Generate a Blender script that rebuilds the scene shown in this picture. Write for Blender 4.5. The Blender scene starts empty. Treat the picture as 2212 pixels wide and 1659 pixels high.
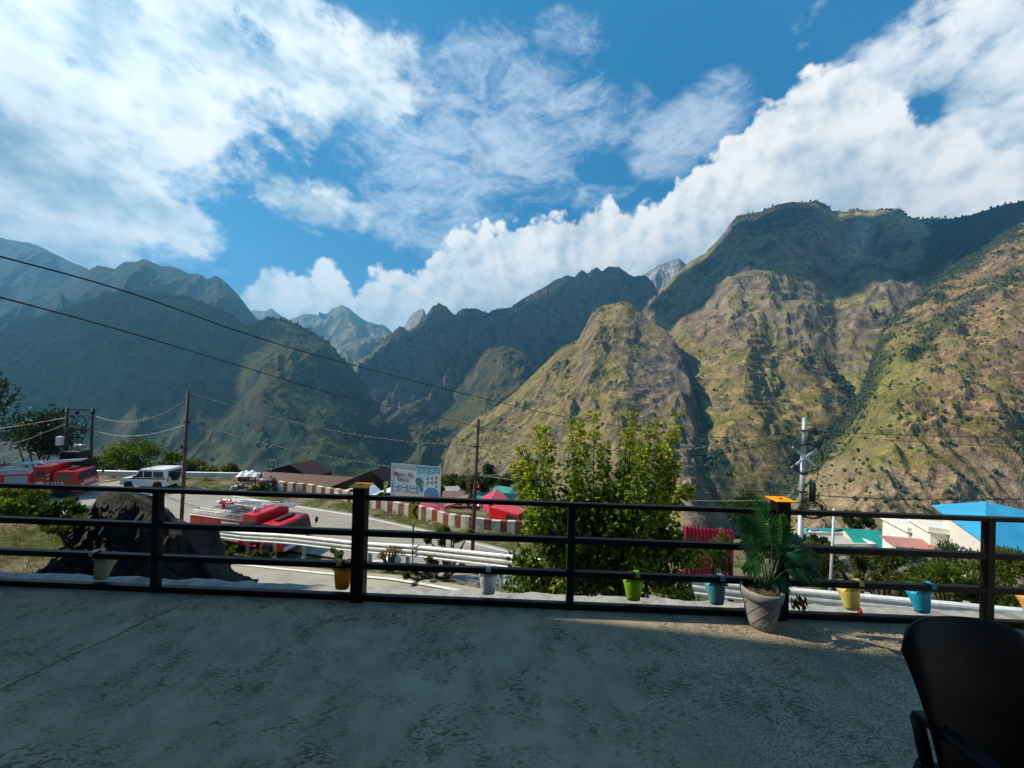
import bpy, bmesh, math, random
import numpy as np
from mathutils import Vector, Matrix

random.seed(7)
rnd = random.Random(11)
S = bpy.context.scene
COL = S.collection
PI = math.pi

# ------------------------------------------------------------------ camera
CAM = Vector((0, 0, 1.75))
ROLL, PITCH = 0.026, 0.0054
FPX = 831.0                                   # focal length for a 2212 px wide frame
fwd = Vector((0, math.cos(PITCH), math.sin(PITCH)))
up0 = Vector((0, -math.sin(PITCH), math.cos(PITCH)))
RT = Vector((1, 0, 0)) * math.cos(ROLL) + up0 * math.sin(ROLL)
UP = Vector((-1, 0, 0)) * math.sin(ROLL) + up0 * math.cos(ROLL)
cd = bpy.data.cameras.new('camera')
cam = bpy.data.objects.new('camera', cd)
COL.objects.link(cam)
m = Matrix.Identity(4)
for i in range(3):
    m[i][0], m[i][1], m[i][2], m[i][3] = RT[i], UP[i], -fwd[i], CAM[i]
cam.matrix_world = m
cd.sensor_width = 36
cd.lens = 36 * FPX / 2212
cd.clip_start, cd.clip_end = 0.05, 60000
S.camera = cam


def ray(x, y):
    d = RT * ((x - 1106) / FPX) + UP * ((829.5 - y) / FPX) + fwd
    return d / d.y


def P(x, y, Y):                               # a point of the photo put at depth Y
    return CAM + ray(x, y) * Y


def G(x, y, z):                               # a point of the photo put on the level z
    d = ray(x, y)
    return CAM + d * ((z - CAM.z) / d.z)


def proj(X, Y, Z):                            # numpy: world -> photo pixel
    vx, vy, vz = X - CAM.x, Y - CAM.y, Z - CAM.z
    r = vx * RT.x + vy * RT.y + vz * RT.z
    u = vx * UP.x + vy * UP.y + vz * UP.z
    f = vx * fwd.x + vy * fwd.y + vz * fwd.z
    return 1106 + FPX * r / f, 829.5 - FPX * u / f


SUN_EL, SUN_AZ = math.radians(42), math.radians(8)     # from the left, a little in front
SUND = Vector((-math.cos(SUN_EL) * math.cos(SUN_AZ), math.cos(SUN_EL) * math.sin(SUN_AZ), math.sin(SUN_EL)))

# ------------------------------------------------------------------ numpy noise
_pr = np.random.RandomState(5)
_perm = np.tile(_pr.permutation(512), 2)
_ga = _pr.rand(512) * 2 * np.pi
_gx, _gy = np.cos(_ga), np.sin(_ga)


def perlin(x, y, seed=0):
    x = x + seed * 17.31
    y = y + seed * 9.77
    xi, yi = np.floor(x).astype(int), np.floor(y).astype(int)
    xf, yf = x - xi, y - yi
    u = xf ** 3 * (xf * (xf * 6 - 15) + 10)
    v = yf ** 3 * (yf * (yf * 6 - 15) + 10)

    def g(ix, iy, dx, dy):
        h = _perm[(_perm[ix & 511] + iy) & 511]
        return _gx[h] * dx + _gy[h] * dy
    a = g(xi, yi, xf, yf)
    b = g(xi + 1, yi, xf - 1, yf)
    c = g(xi, yi + 1, xf, yf - 1)
    d = g(xi + 1, yi + 1, xf - 1, yf - 1)
    return ((a + (b - a) * u) * (1 - v) + (c + (d - c) * u) * v) * 1.5


def fbm(x, y, o=5, seed=0, gain=.5):
    s, a = 0, 1
    for k in range(o):
        s = s + a * perlin(x, y, seed + k)
        x, y, a = x * 2.03 + 3.1, y * 2.03 - 1.7, a * gain
    return s


def ridged(x, y, o=5, seed=0, gain=.5):
    s, a, w = 0, 1, 1
    for k in range(o):
        n = np.clip(1 - np.abs(perlin(x, y, seed + k) * 1.3), 0, 1) ** 2 * w
        w = np.clip(n * 1.7, 0, 1)
        s = s + n * a
        x, y, a = x * 2.05 + 1.3, y * 2.05 + 5.2, a * gain
    return s


def sstep(a, b, x):
    t = np.clip((x - a) / (b - a), 0, 1)
    return t * t * (3 - 2 * t)


# ------------------------------------------------------------------ materials
def newmat(name):
    m = bpy.data.materials.new(name)
    m.use_nodes = True
    nt = m.node_tree
    bs = nt.nodes['Principled BSDF']
    return m, nt, bs


def nd(nt, t, **kw):
    n = nt.nodes.new(t)
    for k, v in kw.items():
        if k in n.inputs:
            n.inputs[k].default_value = v
        else:
            setattr(n, k, v)
    return n


def noise_node(nt, scale, detail=5, rough=.55, coord='Object', stretch=None, dist=0.0):
    tc = nd(nt, 'ShaderNodeTexCoord')
    n = nd(nt, 'ShaderNodeTexNoise')
    n.inputs['Scale'].default_value = scale
    n.inputs['Detail'].default_value = detail
    n.inputs['Roughness'].default_value = rough
    n.inputs['Distortion'].default_value = dist
    if stretch:
        mp = nd(nt, 'ShaderNodeMapping')
        mp.inputs['Scale'].default_value = stretch[:3]
        if len(stretch) > 3:
            mp.inputs['Rotation'].default_value = (0, 0, stretch[3])
        nt.links.new(tc.outputs[coord], mp.inputs[0])
        nt.links.new(mp.outputs[0], n.inputs['Vector'])
    else:
        nt.links.new(tc.outputs[coord], n.inputs['Vector'])
    return n


def ramp(nt, src, stops):
    r = nd(nt, 'ShaderNodeValToRGB')
    e = r.color_ramp.elements
    while len(e) < len(stops):
        e.new(.5)
    for k, (p, c) in enumerate(stops):
        e[k].position = p
        e[k].color = (c if not isinstance(c, (int, float)) else (c, c, c)) + ((1,) if isinstance(c, tuple) and len(c) == 3 else ()) if isinstance(c, tuple) else (c, c, c, 1)
    nt.links.new(src, r.inputs[0])
    return r


def mixc(nt, fac, a, b, blend='MIX'):
    n = nd(nt, 'ShaderNodeMix')
    n.data_type = 'RGBA'
    n.blend_type = blend
    for sock, v in ((n.inputs[0], fac), (n.inputs[6], a), (n.inputs[7], b)):
        if isinstance(v, bpy.types.NodeSocket):
            nt.links.new(v, sock)
        elif isinstance(v, tuple):
            sock.default_value = v + (1,) if len(v) == 3 else v
        else:
            sock.default_value = v
    return n.outputs[2]


def mth(nt, op, a, b=None, c=None, clamp=False):
    n = nd(nt, 'ShaderNodeMath')
    n.operation = op
    n.use_clamp = clamp
    for k, v in enumerate((a, b, c)):
        if v is None:
            continue
        if isinstance(v, bpy.types.NodeSocket):
            nt.links.new(v, n.inputs[k])
        else:
            n.inputs[k].default_value = v
    return n.outputs[0]


def mrange(nt, v, a, b, c=0.0, d=1.0, smooth=True):
    n = nd(nt, 'ShaderNodeMapRange')
    if smooth:
        n.interpolation_type = 'SMOOTHSTEP'
    nt.links.new(v, n.inputs[0])
    for k, x in enumerate((a, b, c, d)):
        n.inputs[k + 1].default_value = x
    return n.outputs[0]


def M(name, col, rough=.55, metal=0.0, var=.25, scale=6, bump=0.0, bscale=40, dirt=None, dirtamt=.5, spec=.4, stretch=None):
    m, nt, bs = newmat(name)
    n = noise_node(nt, scale, 6, .6, stretch=stretch)
    lo = tuple(c * (1 - var) for c in col)
    hi = tuple(min(1, c * (1 + var)) for c in col)
    r = ramp(nt, n.outputs[0], [(.3, lo), (.7, hi)])
    out = r.outputs[0]
    if dirt:
        n2 = noise_node(nt, scale * .37, 8, .68)
        f = mrange(nt, n2.outputs[0], .5, .68, 0, dirtamt)
        out = mixc(nt, f, out, dirt)
    nt.links.new(out, bs.inputs['Base Color'])
    bs.inputs['Roughness'].default_value = rough
    bs.inputs['Metallic'].default_value = metal
    bs.inputs['Specular IOR Level'].default_value = spec
    if bump:
        n3 = noise_node(nt, bscale, 6, .65)
        b = nd(nt, 'ShaderNodeBump')
        b.inputs['Strength'].default_value = bump
        b.inputs['Distance'].default_value = .02
        nt.links.new(n3.outputs[0], b.inputs['Height'])
        nt.links.new(b.outputs[0], bs.inputs['Normal'])
    return m


def leafmat(name, trans=.45, rough=.45):
    """leaf colour comes from a tint per leaf (attribute), lit through by the sun"""
    m, nt, bs = newmat(name)
    at = nd(nt, 'ShaderNodeAttribute')
    at.attribute_name = 'Col'
    nt.links.new(at.outputs['Color'], bs.inputs['Base Color'])
    bs.inputs['Roughness'].default_value = rough
    bs.inputs['Specular IOR Level'].default_value = .35
    tr = nd(nt, 'ShaderNodeBsdfTranslucent')
    c2 = mixc(nt, 1.0, at.outputs['Color'], (1.25, 1.35, .55), 'MULTIPLY')
    nt.links.new(c2, tr.inputs[0])
    mx = nd(nt, 'ShaderNodeMixShader')
    mx.inputs[0].default_value = trans
    nt.links.new(bs.outputs[0], mx.inputs[1])
    nt.links.new(tr.outputs[0], mx.inputs[2])
    nt.links.new(mx.outputs[0], nt.nodes['Material Output'].inputs['Surface'])
    return m


# ------------------------------------------------------------------ objects
def tag(o, label=None, cat=None, group=None, kind=None):
    if label:
        o['label'] = label
    if cat:
        o['category'] = cat
    if group:
        o['group'] = group
    if kind:
        o['kind'] = kind
    return o


def link(o, parent=None):
    COL.objects.link(o)
    if parent:
        o.parent = parent
    return o


def thing(name, label, cat, loc=(0, 0, 0), rz=0.0, group=None):
    o = bpy.data.objects.new(name, None)
    o.empty_display_size = .3
    link(o)
    o.location = loc
    o.rotation_euler = (0, 0, rz)
    return tag(o, label, cat, group)


class MB:
    def __init__(s):
        s.v, s.f, s.c, s.sm = [], [], [], []
        s.T = Matrix.Identity(4)

    def add(s, vs, fs, col=None, smooth=False):
        b = len(s.v)
        s.v += [tuple(s.T @ Vector(v)) for v in vs]
        s.f += [tuple(i + b for i in f) for f in fs]
        s.c += [col] * len(fs)
        s.sm += [smooth] * len(fs)
        return s

    def box(s, c, d, rz=0.0, R=None):
        R = R or Matrix.Rotation(rz, 3, 'Z')
        c = Vector(c)
        vs = [c + R @ Vector((d[0] / 2 * i, d[1] / 2 * j, d[2] / 2 * k)) for i in (-1, 1) for j in (-1, 1) for k in (-1, 1)]
        return s.add(vs, [(0, 1, 3, 2), (4, 6, 7, 5), (0, 4, 5, 1), (2, 3, 7, 6), (0, 2, 6, 4), (1, 5, 7, 3)])

    def tube(s, pts, r, seg=8, r1=None, cap=True):
        pts = [Vector(p) for p in pts]
        n = len(pts)
        vs, fs = [], []
        t0 = (pts[1] - pts[0]).normalized()
        a = t0.orthogonal().normalized()
        for k, p in enumerate(pts):
            t = (pts[min(k + 1, n - 1)] - pts[max(k - 1, 0)]).normalized()
            a = (a - t * a.dot(t))
            a = a.normalized() if a.length > 1e-6 else t.orthogonal().normalized()
            b = t.cross(a)
            rr = r if r1 is None else r + (r1 - r) * k / (n - 1)
            if isinstance(r, (list, tuple)):
                rr = r[k]
            for q in range(seg):
                an = 2 * PI * q / seg
                vs.append(p + (a * math.cos(an) + b * math.sin(an)) * rr)
        for k in range(n - 1):
            for q in range(seg):
                q2 = (q + 1) % seg
                fs.append((k * seg + q, k * seg + q2, (k + 1) * seg + q2, (k + 1) * seg + q))
        if cap:
            fs.append(tuple(range(seg - 1, -1, -1)))
            fs.append(tuple(range((n - 1) * seg, n * seg)))
        return s.add(vs, fs, smooth=True)

    def ring(s, c, R, r, axis='Y', seg=28, ts=6, tilt=None):
        c = Vector(c)
        vs, fs = [], []
        for i in range(seg):
            a = 2 * PI * i / seg
            for j in range(ts):
                b = 2 * PI * j / ts
                rr = R + r * math.cos(b)
                p = {'Y': (rr * math.cos(a), r * math.sin(b), rr * math.sin(a)),
                     'X': (r * math.sin(b), rr * math.cos(a), rr * math.sin(a)),
                     'Z': (rr * math.cos(a), rr * math.sin(a), r * math.sin(b))}[axis]
                p = Vector(p)
                if tilt:
                    p = tilt @ p
                vs.append(c + p)
        for i in range(seg):
            for j in range(ts):
                i2, j2 = (i + 1) % seg, (j + 1) % ts
                fs.append((i * ts + j, i2 * ts + j, i2 * ts + j2, i * ts + j2))
        return s.add(vs, fs, smooth=True)

    def lathe(s, prof, c=(0, 0, 0), seg=24, axis='Z', cap0=True, cap1=True):
        c = Vector(c)
        vs, fs = [], []
        for r, h in prof:
            for q in range(seg):
                a = 2 * PI * q / seg
                x, y = r * math.cos(a), r * math.sin(a)
                vs.append(c + Vector({'Z': (x, y, h), 'Y': (x, h, y), 'X': (h, x, y)}[axis]))
        n = len(prof)
        for k in range(n - 1):
            for q in range(seg):
                q2 = (q + 1) % seg
                fs.append((k * seg + q, k * seg + q2, (k + 1) * seg + q2, (k + 1) * seg + q))
        s.add(vs, fs, smooth=True)
        b = len(s.v) - len(vs)
        if cap0:
            s.f.append(tuple(b + q for q in range(seg - 1, -1, -1))); s.c.append(None); s.sm.append(False)
        if cap1:
            s.f.append(tuple(b + (n - 1) * seg + q for q in range(seg))); s.c.append(None); s.sm.append(False)
        return s

    def prism(s, poly, a0, a1, axis='Y'):
        """poly in the plane across axis, extruded a0..a1 (axis Y: poly=(x,z); X: (y,z); Z: (x,y))"""
        n = len(poly)
        mk = {'Y': lambda p, a: (p[0], a, p[1]), 'X': lambda p, a: (a, p[0], p[1]), 'Z': lambda p, a: (p[0], p[1], a)}[axis]
        vs = [mk(p, a0) for p in poly] + [mk(p, a1) for p in poly]
        fs = [tuple(range(n)), tuple(range(2 * n - 1, n - 1, -1))]
        fs += [(k, n + k, n + (k + 1) % n, (k + 1) % n) for k in range(n)]
        return s.add(vs, fs)

    def quad(s, a, b, c, d, col=None):
        return s.add([a, b, c, d], [(0, 1, 2, 3)], col)

    def slab(s, a, b, c, d, th):
        """a quad given thickness along its normal"""
        a, b, c, d = map(Vector, (a, b, c, d))
        n = (b - a).cross(d - a).normalized() * th
        return s.add([a, b, c, d, a - n, b - n, c - n, d - n],
                     [(0, 1, 2, 3), (7, 6, 5, 4), (0, 4, 5, 1), (1, 5, 6, 2), (2, 6, 7, 3), (3, 7, 4, 0)])

    def build(s, name, mat, parent=None, bevel=0.0, smooth=None, fix=True, seg=2):
        me = bpy.data.meshes.new(name)
        me.from_pydata(s.v, [], s.f)
        if any(c is not None for c in s.c):
            at = me.attributes.new('Col', 'FLOAT_COLOR', 'FACE')
            arr = np.array([(c if c is not None else (.1, .1, .1)) + (1,) for c in s.c], dtype=np.float32)
            at.data.foreach_set('color', arr.ravel())
        sm = s.sm if smooth is None else [smooth] * len(s.f)
        me.polygons.foreach_set('use_smooth', sm)
        if fix:
            bm = bmesh.new()
            bm.from_mesh(me)
            bmesh.ops.recalc_face_normals(bm, faces=bm.faces)
            bm.to_mesh(me)
            bm.free()
        me.materials.append(mat)
        o = bpy.data.objects.new(name, me)
        link(o, parent)
        if bevel:
            bv = o.modifiers.new('bevel', 'BEVEL')
            bv.width, bv.segments, bv.limit_method = bevel, seg, 'ANGLE'
            bv.angle_limit = math.radians(35)
        return o


def gridmesh(name, X, Y, Z, mat, col=None, parent=None, smooth=False):
    """a height grid from three 2-D arrays; col = optional (.., 3) albedo"""
    nr, nc = X.shape
    me = bpy.data.meshes.new(name)
    co = np.stack([X, Y, Z], -1).reshape(-1, 3).astype(np.float32)
    i = np.arange(nr * nc).reshape(nr, nc)
    q = np.stack([i[:-1, :-1], i[:-1, 1:], i[1:, 1:], i[1:, :-1]], -1).reshape(-1, 4).astype(np.int32)
    me.vertices.add(len(co))
    me.vertices.foreach_set('co', co.ravel())
    me.loops.add(q.size)
    me.loops.foreach_set('vertex_index', q.ravel())
    me.polygons.add(len(q))
    me.polygons.foreach_set('loop_start', np.arange(0, q.size, 4, dtype=np.int32))
    me.update(calc_edges=True)
    if col is not None:
        at = me.attributes.new('Col', 'FLOAT_COLOR', 'POINT')
        c = np.concatenate([col.reshape(-1, 3), np.ones((nr * nc, 1))], 1).astype(np.float32)
        at.data.foreach_set('color', c.ravel())
    me.polygons.foreach_set('use_smooth', np.full(len(q), smooth))
    me.validate()
    me.materials.append(mat)
    o = bpy.data.objects.new(name, me)
    return link(o, parent)


def copy_tree(o, parent=None):
    c = o.copy()
    COL.objects.link(c)
    c.parent = parent
    for ch in [k for k in o.children]:
        copy_tree(ch, c)
    return c
# ------------------------------------------------------------------ light and sky
def azel(x, y):
    d = ray(x, y).normalized()
    return math.atan2(d.x, d.y), math.asin(d.z)


sl = bpy.data.lights.new('sun', 'SUN')
sl.energy, sl.angle, sl.color = 5.0, math.radians(.53), (1, .90, .72)
so = bpy.data.objects.new('sun', sl)
link(so)
so.rotation_euler = SUND.to_track_quat('Z', 'Y').to_euler()
so.location = SUND * 60

W = bpy.data.worlds.new('World')
S.world = W
W.use_nodes = True
nt = W.node_tree
nt.nodes.clear()
W.cycles.sampling_method = 'MANUAL'
W.cycles.sample_map_resolution = 512
tc = nd(nt, 'ShaderNodeTexCoord')
sky = nd(nt, 'ShaderNodeTexSky')
sky.sky_type = 'NISHITA'
sky.sun_disc = False
sky.sun_elevation = SUN_EL
sky.sun_rotation = math.atan2(SUND.x, SUND.y)
sky.altitude, sky.air_density, sky.dust_density, sky.ozone_density = 1900, 1.0, .25, 2.2
skyc = mixc(nt, 1.0, sky.outputs[0], (.16, .80, 1.10), 'MULTIPLY')
skyc = mixc(nt, .55, skyc, (.02, 2.15, 4.8))
bg1 = nd(nt, 'ShaderNodeBackground')
bg1.inputs[1].default_value = .078
nt.links.new(skyc, bg1.inputs[0])
sx = nd(nt, 'ShaderNodeSeparateXYZ')
nt.links.new(tc.outputs['Generated'], sx.inputs[0])
DX, DY, DZ = sx.outputs
AZ = mth(nt, 'ARCTAN2', DX, DY)
EL = mth(nt, 'ARCSINE', DZ)


def wnoise(scale, detail, rough, dist=0.0, stretch=(1, 1, 1), off=(0, 0, 0), rot=(0, 0, 0), typ='FBM'):
    mp = nd(nt, 'ShaderNodeMapping')
    mp.inputs['Location'].default_value = off
    mp.inputs['Rotation'].default_value = rot
    mp.inputs['Scale'].default_value = stretch
    nt.links.new(tc.outputs['Generated'], mp.inputs[0])
    n = nd(nt, 'ShaderNodeTexNoise')
    n.noise_type = typ
    n.inputs['Scale'].default_value = scale
    n.inputs['Detail'].default_value = detail
    n.inputs['Roughness'].default_value = rough
    n.inputs['Distortion'].default_value = dist
    nt.links.new(mp.outputs[0], n.inputs['Vector'])
    return n.outputs[0]


def wpuff(scale, off=(0, 0, 0)):
    mp = nd(nt, 'ShaderNodeMapping')
    mp.inputs['Location'].default_value = off
    nt.links.new(tc.outputs['Generated'], mp.inputs[0])
    n = nd(nt, 'ShaderNodeTexVoronoi')
    n.feature = 'F1'
    n.inputs['Scale'].default_value = scale
    n.inputs['Detail'].default_value = 1.5
    n.inputs['Roughness'].default_value = .55
    n.inputs['Lacunarity'].default_value = 2.1
    n.normalize = True
    nt.links.new(mp.outputs[0], n.inputs['Vector'])
    return n.outputs[0]


def blob(x, y, rx, ry, s, tilt=0.0):
    a, e = azel(x, y)
    a1, _ = azel(x + rx * .5, y)
    a0, _ = azel(x - rx * .5, y)
    _, e1 = azel(x, y - ry * .5)
    _, e0 = azel(x, y + ry * .5)
    ra, re = abs(a1 - a0), abs(e1 - e0)
    da = mth(nt, 'MULTIPLY_ADD', AZ, 1 / ra, -a / ra)
    de = mth(nt, 'MULTIPLY_ADD', EL, 1 / re, -e / re)
    if tilt:
        de = mth(nt, 'MULTIPLY_ADD', da, tilt, de)
    d2 = mth(nt, 'MULTIPLY_ADD', da, da, mth(nt, 'MULTIPLY', de, de))
    return mth(nt, 'MULTIPLY', mrange(nt, d2, 0.0, 1.0, 1.0, 0.0), s)


def union(bl):
    r = bl[0]
    for b in bl[1:]:
        r = mth(nt, 'MAXIMUM', r, b)
    return r


# high broken cloud on the left, thin ripples in the middle, veil on the right
high = union([blob(*b) for b in [
    (130, 130, 860, 470, 1.0), (480, 60, 700, 290, .95), (40, 400, 560, 290, 1.05), (720, 130, 330, 220, .82),
    (665, 440, 230, 105, .80), (330, 480, 300, 130, .80), (500, 340, 300, 130, .70),
    (-900, 200, 1400, 560, .95), (3100, 150, 1500, 330, .9),
    (1990, 110, 420, 190, .86, -.35), (2250, 170, 420, 260, .95), (2200, 360, 420, 160, .9), (1740, 40, 80, 42, .56, -.5), (1720, 104, 60, 22, .5)]])
rip = union([blob(*b) for b in [
    (1010, 340, 400, 180, .86, -.2), (940, 470, 260, 140, .80), (1200, 250, 330, 130, .80, .25), (1210, 80, 190, 110, .62),
    (1490, 280, 220, 140, .92, -.35), (1250, 425, 170, 45, .70), (900, 180, 300, 190, .74), (480, 592, 60, 28, .45), (1060, 180, 340, 200, .72)]])
nA = wnoise(5.2, 6, .60, .35, (1, 1, 1.7), (3.1, .4, 1.2), (0, .25, .2))
nB = wnoise(17, 6, .62, .2, (1, 1, 1.3), (.7, 2.2, .3), (0, .5, .1))
dA = mth(nt, 'ADD', mth(nt, 'MULTIPLY_ADD', nA, 1.5, -1.13), mth(nt, 'MULTIPLY_ADD', nB, .95, -.475))
dA = mth(nt, 'ADD', dA, mth(nt, 'MULTIPLY', high, .92))
aA = mrange(nt, dA, .02, .46)
nC = wnoise(9, 5, .66, .9, (1, 1, 2.1), (5, 1, 2), (0, -.5, .2))
nD = wnoise(42, 3, .6, .5, (1, 1, 1.9), (1, 7, 2), (0, .6, .3))
dR = mth(nt, 'ADD', mth(nt, 'MULTIPLY_ADD', nC, 1.35, -.98), mth(nt, 'MULTIPLY_ADD', nD, .42, -.21))
dR = mth(nt, 'ADD', dR, rip)
aR = mth(nt, 'MULTIPLY', mrange(nt, dR, .05, .90), .80)

# heaped cumulus along the ridge line
edge = [(-200, 760), (440, 720), (500, 660), (528, 632), (552, 612), (566, 584), (590, 578), (604, 596), (618, 628), (660, 616), (705, 597), (735, 606), (768, 628), (800, 600),
        (850, 597), (905, 588), (935, 556), (975, 524), (1010, 505), (1050, 490), (1100, 489), (1130, 500), (1155, 474), (1205, 464), (1245, 478),
        (1285, 452), (1320, 440), (1350, 456), (1385, 478), (1425, 462), (1450, 430), (1465, 396), (1500, 382), (1545, 372), (1580, 338),
        (1610, 300), (1645, 262), (1690, 228), (1735, 206), (1775, 180), (1810, 160), (1850, 150), (1900, 190), (2000, 270), (2100, 320), (2212, 340), (2600, 300)]
fc = nd(nt, 'ShaderNodeFloatCurve')
cv = fc.mapping.curves[0]
ptsn = []
for x, y in edge:
    a, e = azel(x, y)
    ptsn.append(((a + 1.4) / 2.8, e))
ptsn = [(0.0, ptsn[0][1])] + [p for p in ptsn if 0.01 < p[0] < .99] + [(1.0, ptsn[-1][1])]
while len(cv.points) < len(ptsn):
    cv.points.new(.5, .5)
for k, p in enumerate(ptsn):
    cv.points[k].location = p
    cv.points[k].handle_type = 'VECTOR'
fc.mapping.use_clip = False
fc.mapping.update()
nt.links.new(mth(nt, 'MULTIPLY_ADD', AZ, 1 / 2.8, .5, clamp=True), fc.inputs['Value'])
top = fc.outputs[0]
h0 = mth(nt, 'SUBTRACT', top, EL)


def cum(off):
    p1 = wpuff(9.5, (off[0] + .3, off[1], off[2]))
    p2 = wpuff(27, (off[0], off[1] + 1.3, off[2]))
    n = wnoise(40, 3, .6, 0, (1, 1, 1), off)
    s = mth(nt, 'MULTIPLY_ADD', p1, -.17, mth(nt, 'MULTIPLY', p2, -.085))
    return mth(nt, 'MULTIPLY_ADD', n, .040, s)


c0 = cum((0, 0, 0))
e_ = .028
c1 = cum((-e_ * -.75, 0, -e_ * .75))
dC = mth(nt, 'ADD', mth(nt, 'ADD', h0, c0), .078)
aC = mrange(nt, dC, .0, .020)
gr = mth(nt, 'SUBTRACT', c0, c1)                     # relief of the puffs towards the sun
lit = mrange(nt, gr, -.050, .040)
deep = mrange(nt, dC, .03, .34)                      # base of the cloud
big = wnoise(6.0, 3, .5, 0, (1, 1, 1.3), (2, 8, 1))
lamp_ = mth(nt, 'MULTIPLY', mth(nt, 'SUBTRACT', lit, .5), mth(nt, 'MULTIPLY_ADD', deep, -.42, .66))
base_ = mth(nt, 'ADD', mth(nt, 'MULTIPLY_ADD', deep, -.42, .80), mth(nt, 'MULTIPLY', mth(nt, 'SUBTRACT', big, .5), mth(nt, 'MULTIPLY_ADD', deep, 1.3, .5)))
lit2 = mth(nt, 'ADD', lamp_, base_, clamp=True)
cumc = ramp(nt, lit2, [(0, (.23, .33, .43)), (.35, (.36, .45, .52)), (.7, (.62, .66, .67)), (1, (.82, .81, .78))])
nS = wnoise(3.4, 3, .55, .3, (1, 1, 1.8), (9, 3, 1))
nS2 = wnoise(11, 3, .6, 0, (1, 1, 1.6), (3.4, .5, 1.3), (0, .25, .2))
sh = mth(nt, 'ADD', mth(nt, 'MULTIPLY', mth(nt, 'SUBTRACT', nS, .5), 1.5), mth(nt, 'MULTIPLY', mth(nt, 'SUBTRACT', nS2, .5), 1.9))
lowl = blob(20, 470, 560, 190, .38)
sh = mth(nt, 'SUBTRACT', mth(nt, 'ADD', sh, .70), lowl, clamp=True)
highc = ramp(nt, sh, [(.1, (.22, .33, .41)), (.42, (.42, .51, .57)), (.70, (.66, .70, .72)), (1, (.82, .82, .80))])
col = mixc(nt, aR, (0, 0, 0), (.80, .87, .94))
bgs = [bg1]


def over(base, alpha, color):
    b = nd(nt, 'ShaderNodeBackground')
    if isinstance(color, tuple):
        b.inputs[0].default_value = color + (1,)
    else:
        nt.links.new(color, b.inputs[0])
    mx = nd(nt, 'ShaderNodeMixShader')
    nt.links.new(alpha, mx.inputs[0])
    nt.links.new(base, mx.inputs[1])
    nt.links.new(b.outputs[0], mx.inputs[2])
    return mx.outputs[0]


s_ = over(bg1.outputs[0], aR, (.56, .64, .73))
s_ = over(s_, aA, highc.outputs[0])
s_ = over(s_, aC, cumc.outputs[0])
wo = nd(nt, 'ShaderNodeOutputWorld')
nt.links.new(s_, wo.inputs['Surface'])

S.view_settings.view_transform = 'Standard'
S.view_settings.look = 'None'
S.view_settings.exposure = 0.55
S.view_settings.gamma = 1.0
S.cycles.max_bounces = 6
S.cycles.diffuse_bounces = 3
S.cycles.glossy_bounces = 3
S.cycles.transmission_bounces = 3
S.cycles.transparent_max_bounces = 8
S.cycles.volume_bounces = 0
S.cycles.caustics_reflective = False
S.cycles.caustics_refractive = False
S.cycles.sample_clamp_indirect = 6

# ------------------------------------------------------------------ mountains
def mount_mat(name, bump=.45, bs1=.02, bs2=.09, rock_var=.38):
    m, nt_, bs = newmat(name)
    at = nd(nt_, 'ShaderNodeAttribute')
    at.attribute_name = 'Col'
    n1 = noise_node(nt_, bs1, 8, .68)
    n2 = noise_node(nt_, bs2, 6, .65, stretch=(1, 1, 2.5))
    f1 = ramp(nt_, n1.outputs[0], [(.36, 1 - rock_var), (.5, 1.0), (.62, 1 + rock_var * .9)])
    f2 = ramp(nt_, n2.outputs[0], [(.34, .6), (.5, 1.0), (.64, 1.3)])
    c = mixc(nt_, 1.0, at.outputs['Color'], f1.outputs[0], 'MULTIPLY')
    c = mixc(nt_, 1.0, c, f2.outputs[0], 'MULTIPLY')
    nt_.links.new(c, bs.inputs['Base Color'])
    bs.inputs['Roughness'].default_value = .95
    bs.inputs['Specular IOR Level'].default_value = .1
    b = nd(nt_, 'ShaderNodeBump')
    b.inputs['Strength'].default_value = bump
    b.inputs['Distance'].default_value = .35 / bs1
    nt_.links.new(n1.outputs[0], b.inputs['Height'])
    b2 = nd(nt_, 'ShaderNodeBump')
    b2.inputs['Strength'].default_value = bump * .7
    b2.inputs['Distance'].default_value = .3 / bs2
    nt_.links.new(n2.outputs[0], b2.inputs['Height'])
    nt_.links.new(b.outputs[0], b2.inputs['Normal'])
    nt_.links.new(b2.outputs[0], bs.inputs['Normal'])
    return m


ROCK, GRASS, DRY, FOREST = (np.array(c) for c in ((.170, .128, .092), (.140, .128, .040), (.265, .205, .088), (.022, .042, .024)))
TREES = []                                    # (x, y, z, height) spots for the far woods


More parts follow.
